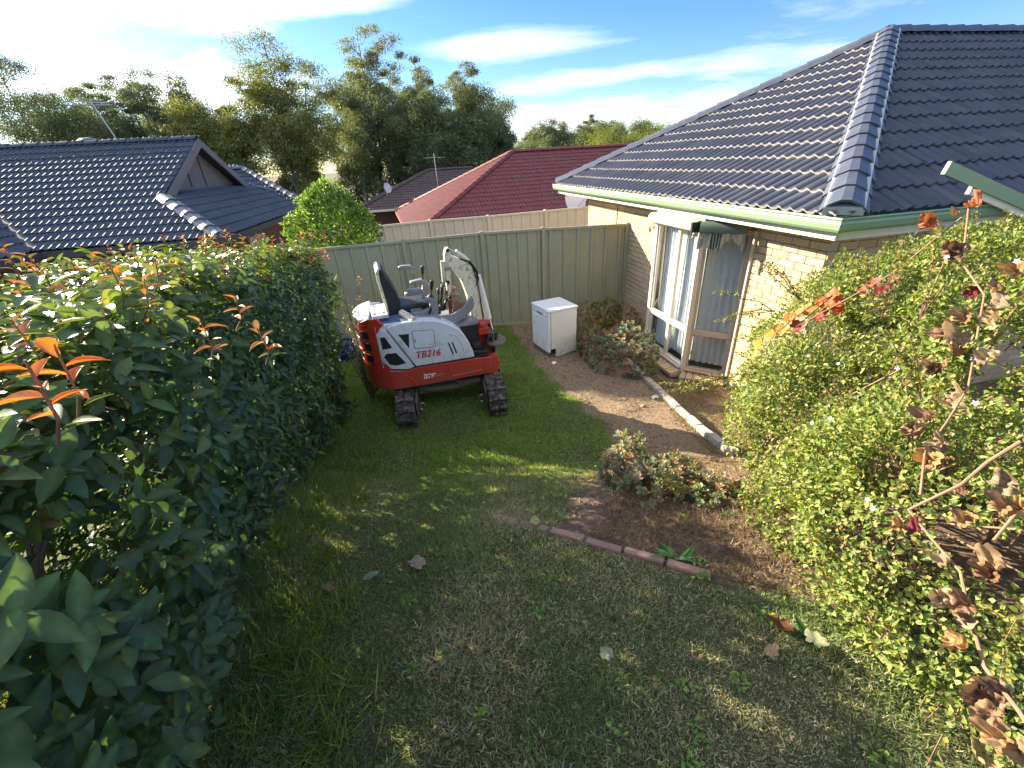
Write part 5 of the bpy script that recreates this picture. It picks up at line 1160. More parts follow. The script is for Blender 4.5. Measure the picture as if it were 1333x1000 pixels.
for (x, y, z) in [(1.55, 1.49, 2.38), (1.55, 1.25, 2.53), (1.61, 2.05, 2.18), (1.71, 1.63, 2.78), (1.17, 1.04, 2.13), (1.18, 1.02, 2.11), (1.43, 1.09, 2.46), (1.6, 2.26, 2.05), (1.43, 1.58, 2.09), (1.68, 1.37, 2.82), (1.66, 1.9, 2.2), (1.5, 1.75, 1.95)]:
    q = Vector((x, y, z)); d = (CAMP - q).normalized(); q = q + d * .12; o = link('flower', flm, bush); o.matrix_local = Matrix.Translation(q - Vector(BO)) @ (d + Vector((random.uniform(-.4, .4), random.uniform(-.4, .4), .3))).to_track_quat('Z', 'Y').to_matrix().to_4x4() @ Matrix.Scale(.0095, 4)

# grapevine with autumn leaves trailing over the bush
vine = empty('grape_vine', (1.2, .9, 2.3), 0, 'trailing grapevine with orange and crumpled brown autumn leaves over the bush', 'vine'); VO = Vector((1.2, .9, 2.3))
def T_vineleaf(crump, seed, rings=4, m=40):
    r_ = random.Random(seed); ph = [r_.uniform(0, 6.28) for _ in range(6)]; V = [(.30, 0, 0)]; F = []
    for k in range(1, rings + 1):
        for i in range(m):
            t = 2 * math.pi * i / m - math.pi; lob = .36 + .13 * abs(math.cos(2.5 * t)) ** .8 + .16 * math.cos(t) + .018 * math.sin(17 * t + ph[0]) + .02 * math.sin(9 * t + ph[1])
            if abs(abs(t) - math.pi) < .25: lob *= .55
            rr = lob * k / rings; V.append((.34 + rr * math.cos(t) * 1.05, rr * math.sin(t) * 1.15, 0))
    for i in range(m): F.append((0, 1 + i, 1 + (i + 1) % m))
    for k in range(rings - 1):
        a = 1 + k * m
        for i in range(m): j = (i + 1) % m; F += [(a + i, a + m + i, a + m + j), (a + i, a + m + j, a + j)]
    q = []
    fa = min(1.15, .42 * crump)
    for x, y, z in V:
        d = math.hypot(x - .34, y)
        z = crump * (.10 * math.sin(8 * x + ph[2]) * math.sin(9 * y + ph[3]) + .06 * math.sin(19 * x + 13 * y + ph[4]) + .55 * d * d * math.sin(2 * math.atan2(y, x - .34) + ph[5]))
        yy = y * math.cos(fa); z += abs(y) * math.sin(fa)
        if crump > .5: cx = x * 1.9 - .8 + .35 * math.sin(seed); q.append((.5 + .46 * math.sin(cx), yy + .05 * math.sin(7 * x + seed), z + .42 * (1 - math.cos(cx))))
        else: q.append((x, yy, z))
    return np.array(q), np.array(F)
vm = {}
def vleaf(p, c, L_, crump, parent=vine, O=VO, name='vine_leaf', face=None, seed=None):
    sd_ = random.randrange(4) if seed is None else seed; key = (c, crump, sd_)
    if key not in vm:
        V, F = T_vineleaf(crump, sd_ + 1); vm[key] = rawmesh(name, V, F, M['leaf_dry'] if crump > .6 else M['leaf'], np.tile(np.array([c]), (len(V), 1)), True)
    p = Vector(p); d = face or ((CAMP - p).normalized() * .8 + Vector((-.5, .3, .5)) + Vector((random.uniform(-.5, .5), random.uniform(-.5, .5), random.uniform(-.3, .3))))
    o = link(name, vm[key], parent); o.matrix_local = Matrix.Translation(p - O) @ d.to_track_quat('Z', 'Y').to_matrix().to_4x4() @ Matrix.Rotation(random.uniform(0, 6.28), 4, 'Z') @ Matrix.Diagonal((L_, L_, L_, 1)) @ Matrix.Translation((-.35, 0, 0)); return o
VA = [(1.51, 2.33, 2.07), (1.52, 2.35, 2.13), (1.55, 2.3, 2.2), (1.58, 2.3, 2.23), (1.6, 2.25, 2.32), (1.63, 2.24, 2.35), (1.66, 2.23, 2.38), (1.67, 2.17, 2.42), (1.7, 2.16, 2.45), (1.69, 2.11, 2.49), (1.72, 2.09, 2.47), (1.72, 2.07, 2.42), (1.62, 2.22, 2.28), (1.68, 2.14, 2.37), (1.77, 2.01, 2.56), (1.79, 1.99, 2.58), (1.78, 1.93, 2.57), (1.8, 1.92, 2.6)]
ca = [(.58, .27, .03), (.56, .19, .03), (.46, .10, .025), (.28, .045, .03), (.15, .022, .022)]
for i, p in enumerate(VA): vleaf(p, ca[min(4, i // 4)], random.uniform(.052, .078), .45)
VB = [(1.87, 1.78, 2.94), (1.79, 1.85, 2.85), (1.71, 1.63, 2.78), (1.69, 1.47, 2.69), (1.65, 1.35, 2.67), (1.53, 1.32, 2.63), (1.47, 1.22, 2.62), (1.52, 1.32, 2.61), (1.68, 1.36, 2.77), (1.42, 1.11, 2.6), (1.43, 1.22, 2.51), (1.4, 1.13, 2.45), (1.33, 1.1, 2.42), (1.2, 0.95, 2.36), (1.23, 0.95, 2.39), (1.22, 1.04, 2.38), (1.02, 0.75, 2.3), (1.12, 0.8, 2.39), (1.05, 0.7, 2.39), (0.97, 0.64, 2.33), (0.98, 0.58, 2.39), (0.89, 0.54, 2.34), (0.88, 0.5, 2.38), (0.8, 0.44, 2.35), (0.79, 0.36, 2.37), (0.74, 0.32, 2.38), (0.71, 0.28, 2.41), (0.77, 0.35, 2.35), (1.04, 0.64, 2.51), (1.1, 0.72, 2.48)]
cb_ = [(.27, .17, .10), (.34, .24, .15), (.20, .11, .07), (.38, .22, .10), (.27, .20, .14)]
def towards(p, f):
    p = Vector(p); return p + (CAMP - p).normalized() * f
for i, p in enumerate(VB):
    c = (.42, .14, .07) if i in (0, 1) else (.16, .035, .04) if i in (3, 16) else cb_[i % 5]
    vleaf(towards(p, .04 if i < 16 else 0), c, random.uniform(.06, .09) if i < 16 else random.uniform(.045, .065), 1.7)
    if i % 2 == 0: vleaf(Vector(towards(p, .05 if i < 16 else 0)) + Vector((random.uniform(-.04, .04), 0, random.uniform(-.05, .04))), cb_[(i + 2) % 5], random.uniform(.04, .065), 1.9)
def vstem(pts, r, lab='vine_stem'):
    return MB().tube([Vector(p) - VO for p in pts], r, 8).build(lab, M['vine_stem'], vine, smooth=True)
vstem([(1.14, 0.75, 2.58), (1.12, 0.77, 2.51), (1.1, 0.78, 2.43), (1.05, 0.82, 2.31)], [.0045, .004, .004, .0035])
vstem([(1.05, 0.82, 2.31), (1.0, 0.7, 2.33), (0.96, 0.6, 2.35), (0.89, 0.51, 2.35), (0.82, 0.41, 2.35), (0.76, 0.32, 2.4), (0.73, 0.28, 2.42), (.72, .2, 2.5)], [.0028, .0028, .003, .0034, .0034, .0034, .0034, .0034])
vstem([towards(p, .03) for p in VA[::3] + [(1.78, 1.9, 2.66), (1.86, 1.78, 2.9)]], .003)
vstem([towards(p, .05) for p in [(1.87, 1.78, 2.94), (1.75, 1.6, 2.76), (1.66, 1.4, 2.7), (1.52, 1.25, 2.63), (1.42, 1.12, 2.5), (1.32, 1.05, 2.42), (1.2, .97, 2.38), (1.1, .85, 2.33)]], .003)
vstem([(1.3, .7, 2.75), (1.2, .72, 2.6), (1.1, .66, 2.5), (1.02, .62, 2.42)], .003)

# succulents
def succulent(name, label, ELLS, n, Lr, cols, O, nl=10, parts=0, wts=None):
    r_ = empty(name, O, 0, label, 'succulent'); O_ = np.array(O)
    P, nr = ell_pts(ELLS, n, .25, .05, 9, lambda P: gbase(P[:, 0], P[:, 1])); n = len(P)
    ax = norm(nr + np.array([0, 0, .7])); tmp = norm(np.cross(ax, rv(n))); bi = np.cross(ax, tmp)
    base = pick(cols, n, wts); Ps = []; Ds = []; Us = []; Cs = []; Ls = []
    for k in range(nl):
        th = 2.4 * k; out = tmp * math.cos(th) + bi * math.sin(th); el = .15 + 1.05 * k / nl
        Ps.append(P + ax * .004 * k); Ds.append(norm(out * math.cos(el) + ax * math.sin(el))); Us.append(norm(ax - out * .2)); Cs.append(base * rng.uniform(.85, 1.15, (n, 1))); Ls.append(Lr * (1 - .4 * k / nl) * rng.uniform(.85, 1.1, n))
    P_, D_, U_, C_, L_ = map(np.concatenate, (Ps, Ds, Us, Cs, Ls))
    T = T_leaf(2, .3, -.12, .5); T[0][:, 1] *= 1.0
    V, F, C = scatter(T, P_ - O_, D_, U_, L_, L_ * .62, C_)
    tag(link('rosettes', rawmesh('rosettes', V, F, M['leaf'], C, True), r_), kind='stuff')
    st = MB()
    for k in range(26): q = P[rng.integers(n)]; b = Vector((O[0] + random.uniform(-.1, .1), O[1] + random.uniform(-.1, .1), O[2])); st.tube([b - Vector(O_), b.lerp(Vector(q), .6) - Vector(O_) + Vector((0, 0, .03)), Vector(q) - Vector(O_)], [.012, .009, .006], 6)
    st.build('stems', M['twig'], r_, smooth=True); return r_
succulent('succulent_shrub', 'grey green mounded succulent shrub between dishwasher and bay window', [((1.68, 6.25, .25), (.44, .50, .36)), ((2.0, 6.35, .38), (.36, .45, .36)), ((1.45, 6.75, .25), (.26, .35, .33)), ((1.95, 5.85, .3), (.26, .3, .26))], 900, .06, [(.22, .27, .22), (.17, .23, .19), (.34, .26, .17), (.42, .27, .18), (.26, .25, .14)], (1.75, 6.35, .1), wts=[4, 3, 3, 2, 2])
succulent('succulent_shrub', 'tan and rust coloured bushy succulent in the fence corner', [((2.2, 7.6, .35), (.26, .4, .35)), ((1.35, 7.5, .35), (.34, .35, .40))], 260, .05, [(.34, .22, .15), (.26, .16, .11), (.3, .27, .15)], (1.6, 7.5, .1))
succulent('succulent_shrub', 'low mustard green succulent against the green fence', [((1.85, 7.75, .45), (.34, .3, .3))], 200, .045, [(.22, .22, .03), (.30, .28, .04), (.15, .17, .03)], (1.85, 7.75, .1))
succulent('succulent_plant', 'broad leaved succulent clump with orange tips in the middle of the garden bed', [((.92, 2.70, .90), (.22, .24, .17)), ((1.22, 2.52, .93), (.25, .22, .16)), ((1.02, 2.38, .98), (.24, .18, .13)), ((1.40, 2.28, .98), (.18, .18, .12)), ((.98, 2.95, .88), (.13, .13, .20))], 400, .056, [(.21, .24, .14), (.27, .27, .16), (.34, .24, .16), (.26, .28, .22), (.46, .26, .12)], (1.12, 2.5, .86), nl=9, wts=[3, 3, 2.6, 3, .6])
# strappy leaves in the clump
def tuft(name, loc, n, L_, wd, cols, label, cat, spread=.6, tmpl=None, mt=None, kind=None, tip=.42):
    r_ = tag(link(name, None if False else rawmesh(name, *((lambda V, F, C: (V, F, mt or M['leaf'], C))(*scatter(tmpl or T_leaf(4, .15, .35), np.array(rng.normal(size=(n, 3)) * [.012, .012, .003]), norm(rv(n) * spread * [1, 1, .2] + np.array([0, 0, 1 - spread * .4])), np.tile([[0, 0, 1.]], (n, 1)) + rv(n) * .3, rng.uniform(.6, 1.1, n) * L_, np.full(n, wd) * rng.uniform(.8, 1.2, n), pick(cols, n)))))), label, cat)
    r_.location = loc; return r_
g0_ = [(.10, .17, .04), (.14, .20, .05), (.24, .26, .07)]
tuft('strappy_plant', (1.28, 2.66, gz(1.28, 2.66)), 16, .34, .012, g0_, 'upright grassy green plant rising behind the orange tipped succulent', 'plant', .7)
tuft('thistle_weed', (.86, 1.60, gz(.86, 1.6)), 16, .13, .022, [(.10, .22, .06), (.14, .27, .08)], 'bright green spiky weed just behind the brick edging', 'weed', 1.1)
tuft('broadleaf_weed', (-1.05, .92, gz(-1.05, .92)), 13, .22, .045, [(.045, .10, .035), (.06, .12, .04)], 'large plantain weed with long flat leaves at lower left', 'weed', 1.6)
tuft('broadleaf_weed', (1.22, 1.06, gz(1.22, 1.06)), 14, .10, .028, [(.05, .11, .035), (.07, .14, .04)], 'small leafy weed at the foot of the big bush', 'weed', 1.4)

# leaves lying on the lawn
for (x, y, c, L_, cr, lab, a) in ((-.65, 1.66, (.34, .26, .20), .115, .7, 'pale brown curled vine leaf lying on the lawn left of centre', .3), (-1.05, 1.47, (.30, .22, .15), .085, .8, 'small brown dead leaf on the grass near the hedge foot', 1.2),
    (.35, 1.01, (.28, .32, .20), .07, .2, 'small pale green leaf on the dark grass at bottom centre', 2.2), (1.19, 1.02, (.42, .42, .26), .095, .5, 'yellowish cream lobed leaf on grass beside the big bush', .5), (1.02, .95, (.42, .30, .18), .08, 1.0, 'tan crumpled leaf just left of the cream lobed leaf', 2.0),
    (1.17, 1.18, (.16, .07, .04), .12, 1.0, 'dark red brown crumpled leaf behind the cream lobed leaf', 4.0), (.13, 2.02, (.42, .38, .16), .075, .5, 'yellow leaf lying by the far end of the brick edging', 3.2), (1.52, .62, (.40, .28, .15), .10, 1.0, 'large tan dead leaf at the right foot of the bush', 3.2)):
    key = ('f', lab); V, F = T_vineleaf(cr * .7, int(a * 10)); o = link('fallen_leaf', rawmesh('fallen_leaf', V * L_ * .85, F, M['leaf_dry'] if cr > .3 else M['leaf'], np.tile(np.array([c]), (len(V), 1)), True))
    o.location = (x, y, gz(x, y) + .045); o.rotation_euler = (R(random.uniform(-15, 15)), R(random.uniform(-15, 15)), a); tag(o, lab, 'leaf', 'fallen leaves on the lawn')
V, F = T_leaf(6, .1, .05, .22); o = link('fallen_leaf', rawmesh('fallen_leaf', V * .10, F, M['leaf'], np.tile(np.array([(.20, .29, .17)]), (len(V), 1)), True)); o.location = (-.88, 1.56, gz(-.88, 1.56) + .05); o.rotation_euler = (0, 0, .6); tag(o, 'smooth oval green leaf lying on the lawn beside the pale brown leaf', 'leaf', 'fallen leaves on the lawn')

# grass
def grass(n, ylo, yhi, xlo, xhi, dens, Lr, wd, colf, lean=.7, name='lawn_grass', mt=None, z0=0):
    x = rng.uniform(xlo, xhi, n); y = rng.uniform(ylo, yhi, n); k = dens(x, y) > rng.uniform(0, 1, n); x, y = x[k], y[k]
    q = np.stack([x, y, 0 * x], 1)
    z = gbase(x, y) + gnoise(x, y); P = np.stack([x, y, z + z0], 1); n = len(x)
    cl = fnoise(P * [1, 1, 0], 6, 2); L_ = Lr(x, y) * rng.uniform(.6, 1.25, n) * (1 + .3 * cl)
    D = norm(rv(n) * [lean, lean, .15] + np.array([0, 0, .75])); U = rv(n) * [1, 1, .1] + np.array([0, 0, .25])
    V, F, C = scatter(BLADE, P, D, U, L_, np.full(n, wd) * rng.uniform(.7, 1.3, n), colf(x, y, n))
    return V, F, C
def viewk(x, y):      # only where the picture could plausibly see, with a margin
    return ((np.abs(x) < 1.6 * (y + .9)) & (y > .2)).astype(float)
def soilk(x, y): return inpoly(x + .05 * np.sin(y * 11), y + .05 * np.sin(x * 13), SOIL)
def patch(x, y, s_, sd_): return fnoise(np.stack([x, y, 0 * x], 1), s_, sd_)
def dlawn(x, y):
    p = patch(x, y, 5, 1) + .6 * patch(x, y, 12, 4); worn = np.clip((p + 1.05) / .5, .45, 1); worn = np.where(y > 3.0, 1, worn)
    return viewk(x, y) * np.where(soilk(x, y), .02, 1.0) * worn * (x > -3.6) * (x < 2.0)
def clawn(x, y, n):
    f = np.clip((y - 2.5) / 1.1, 0, 1)[:, None]; dry = np.clip(.32 + .45 * patch(x, y, 3.3, 7) + .35 * patch(x, y, 9, 3) - .15 * (x < -.6), 0, .85) * (1 - .88 * f[:, 0])
    lush = pick([(.19, .32, .065), (.24, .37, .08), (.14, .25, .055), (.31, .40, .10), (.42, .40, .19)], n, [4, 4, 3, 3, 1]); dull = pick([(.19, .27, .11), (.24, .32, .14), (.13, .20, .08), (.31, .37, .18)], n); st = pick([(.50, .45, .34), (.36, .32, .23), (.66, .60, .48)], n)
    c = lush * f + dull * (1 - f); return np.where((rng.uniform(0, 1, n) < dry)[:, None], st, c)
parts_ = []
parts_.append(grass(260000, .3, 3.2, -2.4, 1.9, dlawn, lambda x, y: .026 + .012 * patch(x, y, 4, 2) + .05 * np.clip((-x - .75 - .25 * y + .25) / .5, 0, 1), .0038, clawn, 1.0))
parts_.append(grass(230000, 3.2, 8.8, -3.4, 1.3, dlawn, lambda x, y: .038 + .01 * patch(x, y, 3, 2) + .03 * np.clip((-x - 1.6) / .5, 0, 1), .0052, clawn, .8))
V = []; F = []; C = []; b0 = 0
for v_, f_, c_ in parts_: V.append(v_); F.append(f_ + b0); C.append(c_); b0 += len(v_)
tag(link('lawn_grass', rawmesh('lawn_grass', np.concatenate(V), np.concatenate(F), M['grass'], np.concatenate(C))), 'short mown lawn grass, dry in front and lush green beyond', 'grass', kind='stuff')
# long tufts under the hedge and seedy dry growth in the bed
tx = []; ty = []
for k in range(120):
    y = random.uniform(.5, 4.2); x = float(hx(y)) - .25 + random.uniform(-.15, .50); tx += list(rng.normal(x, .045, 60)); ty += list(rng.normal(y, .045, 60))
tx = np.array(tx); ty = np.array(ty); n = len(tx); P = np.stack([tx, ty, gbase(tx, ty)], 1)
V, F, C = scatter(BLADE, P, norm(rv(n) * [.9, .9, .1] + np.array([0, 0, .8])), rv(n) * [1, 1, .1], rng.uniform(.07, .16, n), np.full(n, .0045), pick([(.17, .25, .05), (.24, .30, .06), (.12, .18, .045), (.38, .34, .18)], n, [4, 3, 3, 1]))
tag(link('long_grass', rawmesh('long_grass', V, F, M['grass'], C)), 'long unmown grass tufts along the foot of the hedge', 'grass', kind='stuff')
def dbed(x, y): return np.where(inpoly(x, y, [(.55, 1.95), (.95, 3.1), (1.5, 3.4), (2.1, 3.2), (2.2, 1.2), (1.3, 1.32), (.97, 1.5), (.4, 1.9)]), .9, 0) * np.clip(.6 + .6 * patch(x, y, 6, 3), .1, 1)
V, F, C = grass(52000, 1.1, 3.4, .3, 2.2, dbed, lambda x, y: .045 + .03 * patch(x, y, 5, 2) ** 2, .0035, lambda x, y, n: pick([(.26, .18, .12), (.36, .25, .17), (.17, .11, .08), (.42, .34, .22), (.17, .20, .07)], n, [4, 3, 3, 1.5, 1.2]), 2.2)
tag(link('dry_ground_cover', rawmesh('dry_ground_cover', V, F, M['leaf_dry'], C)), 'brown dead weeds and litter in the garden bed', 'ground cover', kind='stuff')
def dlit(x, y): return soilk(x, y) * np.clip(.3 + .8 * patch(x, y, 4, 6), .02, 1) * (y > 3)
V, F, C = grass(16000, 3.0, 8.6, .1, 2.6, dlit, lambda x, y: .05 + 0 * x, .004, lambda x, y, n: pick([(.20, .14, .09), (.32, .25, .17), (.10, .07, .05), (.12, .15, .05)], n, [4, 2, 3, .6]), 9)
tag(link('leaf_litter', rawmesh('leaf_litter', V, F, M['leaf_dry'], C)), 'scattered twigs and litter on the bare soil', 'litter', kind='stuff')
def dedge(x, y): return inpoly(x, y, [(1.95, 5.9), (2.9, 5.5), (3.3, 4.6), (3.1, 3.3), (2.0, 3.3)]).astype(float)
V, F, C = grass(9000, 3.3, 6, 1.9, 3.4, dedge, lambda x, y: .08 + .05 * patch(x, y, 5, 2), .004, lambda x, y, n: pick([(.28, .19, .10), (.22, .20, .08), (.14, .18, .05), (.36, .24, .14)], n), 1.5)
tag(link('bed_weeds', rawmesh('bed_weeds', V, F, M['leaf_dry'], C)), 'dry weeds filling the bed at the foot of the bay window', 'weeds', kind='stuff')

# lemon tree behind the fence
def leafy(name, loc, H, cr, ELLS, n, Ls, cols, label, mt, trunk_r=.05, cat='tree', wts=None, tmpl=None, wr=.42, depth=.35, nz=.1, s_=3, limbs=24, bark=None, up=.3, extra_trunk=True):
    r_ = empty(name, loc, 0, label, cat); O_ = np.array(loc, float)
    P, nr = ell_pts(ELLS, n, depth, nz, s_); n = len(P)
    D = norm(nr * .5 + rv(n) + np.array([0, 0, up])); U = norm(nr + rv(n) * .6 + np.array([0, 0, .4]))
    V, F, C = scatter(tmpl or LEAF2, P, D, U, rng.uniform(.7, 1.2, n) * Ls, rng.uniform(.7, 1.2, n) * Ls * wr, pick(cols, n, wts))
    tag(link('crown', rawmesh('crown', V, F, mt, C), r_), kind='stuff')
    tk = MB(); c0 = Vector(ELLS[0][0]); tk.tube([(0, 0, -.4), (c0.x * .4 + .02 * H, c0.y * .4, c0.z * .4), (c0.x * .9, c0.y * .9, c0.z)], [trunk_r, trunk_r * .8, trunk_r * .45], 8)
    for k in range(limbs):
        e = Vector(P[rng.integers(n)]); t = random.uniform(.3, .9); b = Vector((c0.x * .9 * t, c0.y * .9 * t, c0.z * t)); tk.tube([b, b.lerp(e, .5) + Vector((0, 0, .06 * H * .3)), b.lerp(e, .92)], [trunk_r * .45, trunk_r * .25, trunk_r * .08], 5)
    tk.build('trunk', bark or M['bark'], r_, smooth=True); return r_
leafy('lemon_tree', (-3.5, 9.35, -.25), 3, 1, [((0, 0, 2.3), (.70, .70, .90)), ((-.42, -.1, 2.15), (.48, .5, .72)), ((.42, .1, 2.0), (.45, .5, .72)), ((-.1, 0, 2.75), (.42, .42, .42)), ((.25, 0, 2.6), (.35, .35, .4)), ((-.35, 0, 2.6), (.3, .35, .38))], 17000, .085, [(.15, .26, .04), (.22, .33, .05), (.08, .15, .03), (.32, .42, .08)], 'rounded bright green citrus tree behind the corner of the green fence', M['leaf'], .06, nz=.13, s_=6.5, up=.8)

# gum trees along the skyline
gumc = {0: [(.19, .23, .12), (.25, .28, .14), (.14, .17, .10)], 1: [(.30, .31, .10), (.23, .26, .09), (.38, .37, .13), (.17, .20, .09)], 2: [(.25, .28, .17), (.31, .33, .20), (.18, .21, .13)], 3: [(.22, .26, .05), (.15, .19, .045), (.28, .30, .07)]}
def gum(x, y, top, wdt, kind, label, cut=None, dens=1.0):
    zb = float(gbase(x, y)) + (0 if y < 70 else min(1, (y - 70) / 200) * 6 * max(0, min(1, (x + 20) / 80))); H = top - zb
    r_ = empty('gum_tree', (x, y, zb), 0, label, 'tree', 'trees on the skyline'); rr = random.Random(int(x * 100) + 7)
    cl = []; tk = MB(); lean = rr.uniform(-.05, .05) * H; tr_ = {0: .010, 1: .012, 2: .010, 3: .012}[kind] * H
    nst = {0: 4, 1: 7, 2: 5, 3: 3}[kind]; stems_ = []
    for q in range(nst):
        a = rr.uniform(0, 6.28); rad = 0 if q == 0 else rr.uniform(.5, 1) * wdt * {0: .28, 1: .30, 2: .26, 3: .25}[kind]
        e = Vector((math.cos(a) * rad + lean, math.sin(a) * rad, H * (.97 if q == 0 else rr.uniform(.70, .95) if kind != 1 else rr.uniform(.66, .88)))); f = 0 if q == 0 else rr.uniform(.05, .4)
        b0 = Vector((lean * f, 0, H * f)); wob = Vector((rr.uniform(-.03, .03) * H, 0, 0)); stems_.append([b0, b0.lerp(e, .3) + wob, b0.lerp(e, .65) - wob * .6, e])
    for q, st in enumerate(stems_): tk.tube(st, [tr_ * (1 if q == 0 else .7) * (1 - .8 * j / 3) for j in range(4)], 6)
    nc = {0: 85, 1: 150, 2: 85, 3: 26}[kind]; wdt *= 1.3 if y < 58 else 1.1
    for c in range(nc):
        st = rr.choice(stems_); t = rr.uniform({0: .22, 1: .2, 2: .42, 3: .2}[kind], 1.0); k_ = min(2, int(t * 3)); b = st[k_].lerp(st[k_ + 1], t * 3 - k_); hf = b.z / H
        env = {0: math.sqrt(max(.06, 1 - ((hf - .5) / .56) ** 2)), 1: math.sqrt(max(.06, 1 - ((hf - .42) / .60) ** 2)), 2: .45 + .55 * math.sin(math.pi * min(1, max(0, (hf - .25) / .8))), 3: math.sqrt(max(.05, 1 - ((hf - .5) / .55) ** 2))}[kind]
        a = rr.uniform(0, 6.28); lim = wdt * .5 * env; d = rr.uniform(.1, .55) * lim; e = b + Vector((math.cos(a) * d, math.sin(a) * d, rr.uniform(-.02, .06) * H))
        rr_ = math.hypot(e.x - lean * hf, e.y)
        if rr_ > lim: e.x *= lim / rr_; e.y *= lim / rr_
        e.z = min(e.z, H * .985)
        if c % 2 == 0: tk.tube([b, b.lerp(e, .5) + Vector((0, 0, .01 * H)), e], [tr_ * .25, tr_ * .15, tr_ * .06], 4)
        s_ = wdt * {0: .135, 1: .115, 2: .10, 3: .24}[kind] * rr.uniform(.6, 1.3); cl.append((tuple(e), (s_, s_, s_ * {0: .65, 1: .55, 2: .5, 3: .8}[kind])))
    tk.build('trunk', M['gum_bark'], r_, smooth=True)
    n = int({0: 32000, 1: 66000, 2: 26000, 3: 14000}[kind] * dens * (1 if y < 58 else .5)); cc_ = np.array([c_[0] for c_ in cl]); rr2 = np.array([c_[1] for c_ in cl]); wi = rng.choice(len(cl), n); gs = norm(rng.normal(size=(n, 3)) + np.array([0, 0, .45])) * rng.random((n, 1)) ** .45 * (1 + .25 * rng.normal(size=(n, 1)) * (rng.random((n, 1)) < .3))
    P = cc_[wi] + gs * rr2[wi]; nr = norm(gs + [0, 0, .2]); P = P + nr * (.25 * fnoise(P, 2.1, 3))[:, None]
    D = norm(rv(n) + np.array([0, 0, -.5 if kind == 2 else .1])); far = max(1, y / 55.0)
    V, F, C = scatter(DIA, P, D, norm(nr + rv(n) * .5 + [0, 0, .4]), rng.uniform(.12, .24, n) * far, rng.uniform(.04, .075, n) * far, pick(gumc[kind], n) * (1 + .35 * fnoise(P, 1.1, 4)[:, None]))
    tag(link('crown', rawmesh('crown', V, F, M['gum_leaf'], C), r_), kind='stuff')
G = [(-38.6, 42, 12.0, 8.8, 0, 'dark gum tree at the far left edge of the skyline'), (-37.6, 46, 10.2, 5.0, 2, 'thin wispy gum tree second from the left on the skyline'), (-34.2, 44, 10.8, 5.5, 2, 'slender gum with open crown behind the tv antenna'), (-29.54, 44, 11.9, 6.5, 2, 'open topped gum tree right of the tv antenna'), (-26.6, 44, 10.6, 6.2, 0, 'dark gum tree left of the big rounded one'), (-31.5, 40, 8.8, 9.7, 0, 'broad low gum tree behind the slate roof ridge'),
     (-17.2, 40, 12.2, 8.6, 1, 'biggest rounded yellow green gum tree in the skyline'), (-21.6, 38, 8.6, 6.0, 1, 'lower yellow green gum tree left of the biggest one'), (-11.56, 46, 14.0, 7.0, 2, 'tallest airy gum tree in the middle of the skyline'), (-12.6, 43, 9.9, 6.2, 0, 'dark gum tree below the tallest airy crown'), (-9.0, 44, 8.6, 6.4, 0, 'dark gum tree behind the brown roof antenna'), (-6.92, 48, 12.2, 6.0, 2, 'wispy tall gum right of the tallest one'), (-3.7, 50, 12.0, 5.6, 2, 'wispy gum tree above the rounded dark one'), (-1.9, 42, 8.6, 6.4, 0, 'rounded dark gum tree above the red roof peak'), (.3, 44, 6.2, 3.0, 0, 'small dark gum at the right end of the tall row'),
     (-24.6, 42, 7.6, 6, 0, 'low dark gum tree filling the gap above the grey gable'), (-5.6, 41, 7.6, 6, 0, 'low dark gum tree left of the red roof peak'), (-15.0, 49, 10.0, 6, 0, 'dark gum tree showing between the biggest and the tallest one'), (-35.5, 52, 9.5, 8, 0, 'grey green gum tree deep behind the tv antenna'), (-27.8, 48, 8.6, 7, 0, 'olive gum tree deep behind the left roof gable'), (-20.6, 50, 9.2, 7, 0, 'olive gum tree deep behind the biggest rounded one'), (-9.5, 53, 9.6, 7, 0, 'grey green gum filling the row behind the tallest one'), (-1.6, 54, 8.8, 7, 0, 'grey green gum deep behind the red roof peak'), (-5.2, 46, 9.0, 6, 0, 'olive gum tree between the two wispy gums'), (-41.0, 50, 8.8, 8, 0, 'olive gum tree deep behind the far left edge')]
for g in G: gum(*g)
G2 = [(5.01, 75, 7.2, 8, 0, 'distant dark tree right of the tall row'), (9.09, 80, 7.6, 9, 0, 'distant grey green tree above the red ridge'), (14.5, 82, 7.4, 7, 0, 'distant dark tree left of the umbrella shaped gum'), (21.02, 110, 10.9, 7.0, 2, 'umbrella shaped distant gum standing above its neighbours'), (28.62, 120, 9.6, 13, 0, 'distant dark tree line crown near the roof slope'), (38.15, 125, 9.4, 14, 0, 'farthest dark crown beside the charcoal roof'), (12.33, 60, 5.0, 7, 3, 'yellow green tree just above the red ridge'), (16.8, 62, 5.3, 7, 3, 'bright yellow green tree in the middle distance'), (21.3, 64, 5.7, 7, 3, 'rightmost bright yellow green tree by the charcoal roof'), (2.4, 66, 5.6, 6, 0, 'distant dark tree beside the end of the tall row'), (7.2, 72, 7.8, 7, 0, 'distant rounded dark tree over the middle of the red ridge'), (11.6, 76, 7.4, 8, 0, 'distant olive tree over the right half of the red ridge'), (18.5, 90, 8.0, 9, 0, 'distant dark tree in front of the umbrella shaped gum'), (25.0, 100, 8.6, 10, 0, 'distant olive tree right of the umbrella shaped gum'), (32.5, 112, 9.2, 11, 0, 'distant dark tree just left of the charcoal roof slope'), (14.2, 63, 5.4, 6, 3, 'second yellow green tree above the red ridge'), (19.0, 61, 5.6, 6, 3, 'yellow green tree between the two brightest ones')]
for g in G2: gum(*g)
